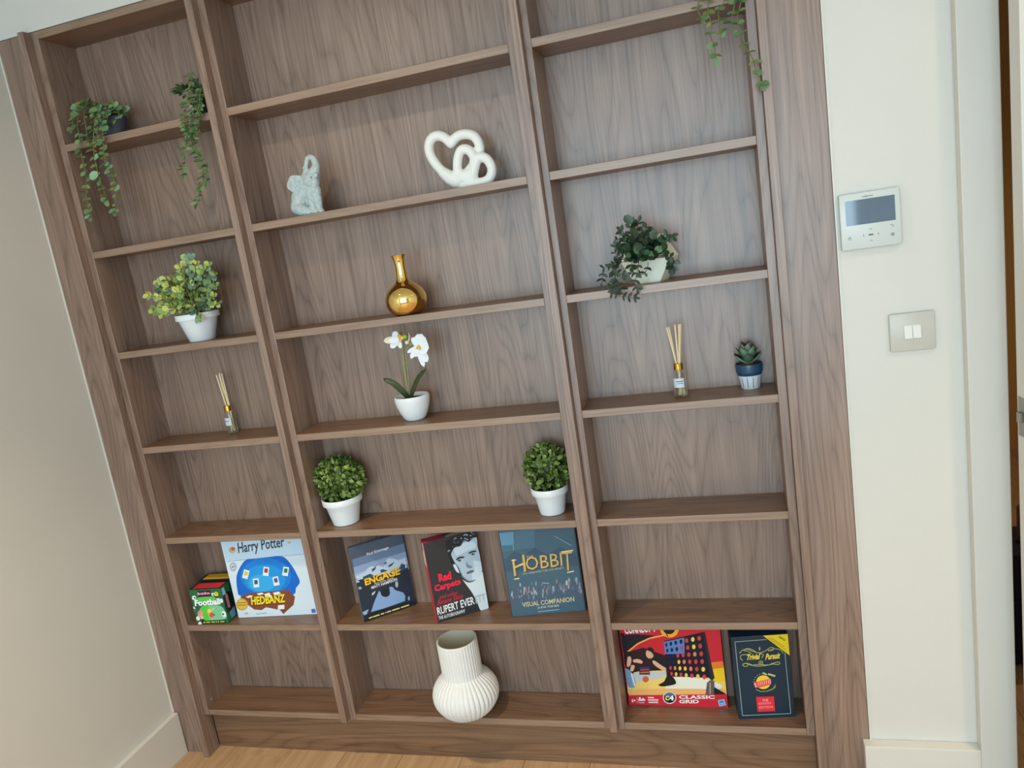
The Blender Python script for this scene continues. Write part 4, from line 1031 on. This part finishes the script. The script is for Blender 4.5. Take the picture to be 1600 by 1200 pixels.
hstrand([Q(480, 560, .01), Q(400, 440, -.005), Q(360, 370, -.01)], [h4, h3], .010)
hstrand([Q(700, 500, .02), Q(700, 300, .02), Q(720, 210, .02), Q(760, 220, .02)], [h3, h4], .011)
hstrand([Q(850, 500, .02), Q(940, 370, .02), Q(1000, 290, .02), Q(1050, 325, .025)], [h3, h4], .011)
hstrand([Q(900, 560, .02), Q(1000, 560, .0), Q(1060, 600, .0), Q(1050, 700, -.005)], [h4, h1], .011)
hstrand([Q(470, 600, .0), Q(390, 560, -.012), Q(330, 520, -.015), Q(325, 440, -.015)], [h3, h4], .010)
hstrand([Q(450, 600, .0), Q(370, 620, -.015), Q(320, 660, -.02), Q(325, 800, -.02), Q(322, 920, -.02), Q(290, 1030, -.02)], [h3, h3, h4], .011)
hstrand([Q(430, 600, .0), Q(330, 640, -.015), Q(250, 690, -.02), Q(180, 720, -.02), Q(170, 800, -.02), Q(160, 900, -.02)], [h3], .011)
hstrand([Q(420, 640, .0), Q(350, 660, -.015), Q(290, 740, -.02), Q(370, 780, -.02), Q(430, 790, -.02)], [h3, h4], .011)
hstrand([Q(330, 800, -.02), Q(330, 930, -.022), Q(260, 960, -.022)], [h4, h3], .009)
hstrand([Q(325, 880, -.02), Q(380, 930, -.022), Q(400, 980, -.022), Q(330, 1010, -.022)], [h3, h4], .009)
hstrand([Q(310, 960, -.02), Q(370, 1050, -.022), Q(470, 1075, -.022), Q(580, 1085, -.022)], [h3], .012)
hstrand([Q(620, 600, .0), Q(620, 700, -.012), Q(590, 820, -.015), Q(580, 920, -.018), Q(600, 980, -.018)], [h3, h4], .014)
hstrand([Q(740, 640, .0), Q(730, 720, -.012), Q(680, 790, -.014), Q(610, 780, -.014), Q(540, 780, -.014)], [h3], .012)
hstrand([Q(540, 620, .0), Q(535, 700, -.012)], [h4], .009)
for k in range(66):
    a = r.uniform(0, 2 * PI); q = math.sqrt(r.random())
    cx_, cy_ = 690 + 300 * q * math.cos(a), 440 + 140 * q * math.sin(a)
    put_leaf(h2 if r.random() < .22 else (h1 if r.random() < .7 else h4), t, base, aty(920 + cx_ / 8, 330 + cy_ / 8, r.uniform(-.012, .018)), (r.uniform(-1, 1), r.uniform(-.9, 0), r.uniform(-.35, .8)), (r.uniform(-.3, .3), -1, .5), r.uniform(.75, 1.15), r.uniform(-.6, .6))

inner_foliage(t, base, (aty(1008, 388, .02)), (.050, .02, .034), 160, .016, [HG1, HG3], 6, Z[3] + hh + .002)

# --- potted succulent
base = (1.6425, .0880, Z[4])
t = thing('potted_succulent', 'small succulent in a navy and white pot beside the reed diffuser', 'plant', base)
NV = mat('navy_glaze', (38, 72, 100), .25, var=.08, scale=50); WG = mat('white_band', (214, 222, 230), .45, var=.02)
mb = MB()
mb.lathe([(.0265, .033), (.0285, .0335), (.0300, .040), (.0312, .041), (.0322, .058), (.0318, .0605), (.0295, .0605), (.0285, .055)], NV, 40, cap0=False); mb.build('rim_band', t, smooth=40)
mb = MB(); mb.lathe([(.0205, 0), (.0218, .0012), (.0272, .0338)], WG, 40)
for k in range(12):
    a = 2 * PI * k / 12 + .25; w_ = .0013
    p0 = Vector((.0225 * math.cos(a), .0225 * math.sin(a), .004)); p1 = Vector((.0269 * math.cos(a), .0269 * math.sin(a), .030)); s = Vector((-math.sin(a), math.cos(a), 0)) * w_ * .5; o_ = Vector((math.cos(a), math.sin(a), 0)) * .0004
    mb.face([p0 - s + o_, p0 + s + o_, p1 + s + o_, p1 - s + o_], ink((52, 58, 66)))
mb.build('pot', t, smooth=40)
soil(t, .029, .056, mat('brown_soil', (96, 66, 50), .9, var=.25, scale=200))
def succ_leaf(L_, W_, M):
    me = bpy.data.meshes.new('leaf'); vs = []; fs = []; n = 6
    for i in range(n + 1):
        s = i / n; wd = W_ * .5 * (.35 + .65 * math.sin(PI * min(1, s * .72 + .08))) * (1 if s < .8 else (1 - s) / .2 + .02); th_ = .0022 * (1 - s * .6)
        up = .25 * L_ * s * s
        vs += [(L_ * s, -wd, up + .001), (L_ * s, 0, up - th_), (L_ * s, wd, up + .001), (L_ * s, 0, up + th_ * .2)]
    for i in range(n):
        for k in range(4): fs.append((4 * i + k, 4 * i + (k + 1) % 4, 4 * i + 4 + (k + 1) % 4, 4 * i + 4 + k))
    me.from_pydata(vs, [], fs); me.materials.append(M); me.polygons.foreach_set('use_smooth', [True] * len(fs)); me.update(); return me
s1 = succ_leaf(.042, .026, leafmat('succulent_leaf', (70, 98, 78), (108, 138, 112), .55)); s2 = succ_leaf(.041, .023, leafmat('succulent_grey', (88, 92, 84), (116, 124, 110), .6))
ctr = Vector(base) + Vector((0, 0, .058))
for k in range(6):
    a = -PI / 2 + k * PI / 3; put_leaf(s1 if k in (0, 1, 5) else s2, t, base, ctr, (math.cos(a), math.sin(a) * .8, .42), (-math.cos(a) * .4, -math.sin(a) * .4, 1), 1.02)
for k in range(6):
    a = -PI / 2 + .5 + k * PI / 3; put_leaf(s1, t, base, ctr + Vector((0, 0, .008)), (math.cos(a), math.sin(a) * .8, .8), (-math.cos(a), -math.sin(a), .9), 1.0)
for k in range(5):
    a = -PI / 2 + .2 + k * PI / 2.5; put_leaf(s1 if k % 2 else s2, t, base, ctr + Vector((0, 0, .016)), (math.cos(a), math.sin(a), 1.35), (-math.cos(a), -math.sin(a), .6), .95)

# --- orchid
base = (.7740, .0640, Z[4])
t = thing('potted_orchid', 'small white orchid in a rounded white pot in the middle bay', 'plant', base)
mb = MB()
pp = curve([(.020, 0), (.0265, .001), (.034, .012), (.0425, .032), (.0475, .052), (.0478, .0625), (.0465, .066), (.0435, .0665), (.0420, .063), (.040, .052)], 3)
mb.lathe(pp, WHITEPOT, 48, sy=.92); mb.build('pot', t, smooth=50)
soil(t, .040, .056)
def O(x_, y_, yy): return aty(590 + x_ / 7.5, 510 + y_ / 7.5, yy)
SG = mat('orchid_stem', (150, 160, 96), .5, var=.08, scale=80)
mb = MB(); mb.tube(curve([O(375, 850, .06), O(335, 640, .05), O(305, 400, .045), O(290, 250, .04), O(270, 150, .035)], 6), .0016, SG, 8); mb.build('stem', t, base, smooth=60)
mb = MB(); mb.tube(curve([O(378, 850, .062), O(368, 700, .055), O(350, 500, .05), O(330, 330, .045), O(370, 230, .04), O(460, 240, .034)], 6), .0012, SG, 8); mb.build('stem', t, base, smooth=60)
mb = MB(); mb.tube(curve([O(310, 430, .045), O(350, 425, .04), O(395, 380, .036)], 5), .0008, SG, 6); mb.build('stem', t, base, smooth=60)
OL = leafmat('orchid_leaf', (44, 56, 32), (60, 76, 42), .4)
def strap(pts, ws):
    mb = MB(); P_ = [Vector(p) for p in curve(pts, 6)]; n = len(P_) - 1; vs = []
    for i, p in enumerate(P_):
        s = i / n; tang = (P_[min(i + 1, n)] - P_[max(i - 1, 0)]).normalized(); side = tang.cross(Vector((0, -1, .35))).normalized()
        wd = ws * (.45 + .55 * math.sin(PI * min(1, s * .8 + .12))) * (1 if s < .85 else math.sqrt(max(0, (1 - s) / .15)) + .02)
        dn = side.cross(tang).normalized()
        vs += [p - side * wd, p + dn * .002, p + side * wd, p + dn * .0032]
    fs = []
    for i in range(n):
        for k in range(4): fs.append((4 * i + k, 4 * i + 4 + k, 4 * i + 4 + (k + 1) % 4, 4 * i + (k + 1) % 4))
    mb.raw(vs, fs, OL); return mb.build('leaf', t, base, smooth=60)
strap([O(365, 850, .055), O(300, 770, .042), O(190, 670, .03), O(66, 615, .022)], .0088)
strap([O(385, 850, .058), O(420, 740, .05), O(480, 600, .042), O(565, 505, .036)], .0068)
PET = mat('white_petal', (232, 236, 242), .6, var=.03, scale=120); PETC = mat('cream_petal', (232, 226, 198), .6, var=.03, scale=120)
def petal(L_, W_, M):
    return leaf_mesh('petal', L_, W_, M, .15, 7, 1.0)
pw = petal(.030, .030, PET); pl_ = petal(.028, .020, PET); pc_ = petal(.022, .018, PETC); psm = petal(.018, .013, PET)
def flower(x_, y_, yy, petals, centre):
    c_ = O(x_, y_, yy)
    mb = MB()
    for (dx, dy, dz_, rr_, col) in centre:
        mb.ball(O(x_ + dx, y_ + dy, yy + dz_), rr_, mat('orchid_' + col[0], col[1], .5), 10, 8)
    f = mb.build('flower', t, base, smooth=180)
    for tx, ty, yy2, me_, sc, wd in petals:
        e = O(tx, ty, yy2); o = bpy.data.objects.new('petal', me_); C.objects.link(o); o.parent = f
        d = e - c_; L0 = me_.vertices[-2].co.x
        o.matrix_local = Matrix.Translation(c_ - Vector(base)) @ basis(d, (0, -1, .15)) @ Matrix.Diagonal((d.length / L0, wd, 1, 1))
    return f
YEL = ('yellow', (226, 196, 96)); GRN_ = ('green', (150, 178, 60)); ORG = ('orange', (222, 170, 60))
flower(470, 235, .032, [(600, 250, .028, pw, 1, 1.25), (520, 90, .034, pw, 1, 1.05), (560, 130, .032, pw, 1, 1.1), (400, 130, .034, psm, 1, 1.2), (585, 420, .03, pl_, 1, 1.2), (545, 480, .034, pl_, 1, .8), (440, 360, .030, pl_, 1, .95), (385, 380, .032, psm, 1, 1.1), (345, 310, .034, psm, 1, .8)],
       [(10, 5, -.004, .0045, YEL), (22, 28, -.006, .0035, YEL), (-10, 20, -.004, .003, YEL)])
flower(248, 150, .034, [(180, 65, .036, pl_, 1, .95), (68, 172, .034, pc_, 1, 1.0), (130, 175, .030, pl_, 1, .8), (150, 255, .034, pl_, 1, .9), (270, 262, .036, psm, 1, 1.0)],
       [(10, -35, -.004, .0060, ORG), (40, -15, -.006, .0052, YEL), (75, -30, -.003, .0062, GRN_), (20, 15, -.005, .0045, YEL), (20, -65, -.006, .003, ('brown', (110, 70, 40)))])
mb = MB(); mb.ball(O(388, 212, .028), (.0048, .0042, .0042), mat('bud_green', (126, 158, 92), .5), 12, 8); mb.ball(O(345, 190, .034), .0055, mat('bud_white', (224, 226, 190), .5), 12, 8); mb.tube([O(360, 200, .034), O(375, 120, .034), O(362, 70, .034)], [.0022, .0020, .0008], mat('bud_peach', (224, 206, 170), .5), 8)
mb.build('bud', t, base, smooth=180)

# everything on the shelves rests a hair above the board
for o in list(S.objects):
    if o.parent is None and o.type == 'EMPTY' and o.get('category') in ('game', 'book', 'figurine', 'sculpture', 'vase', 'diffuser', 'plant'):
        o.location.z += .0003
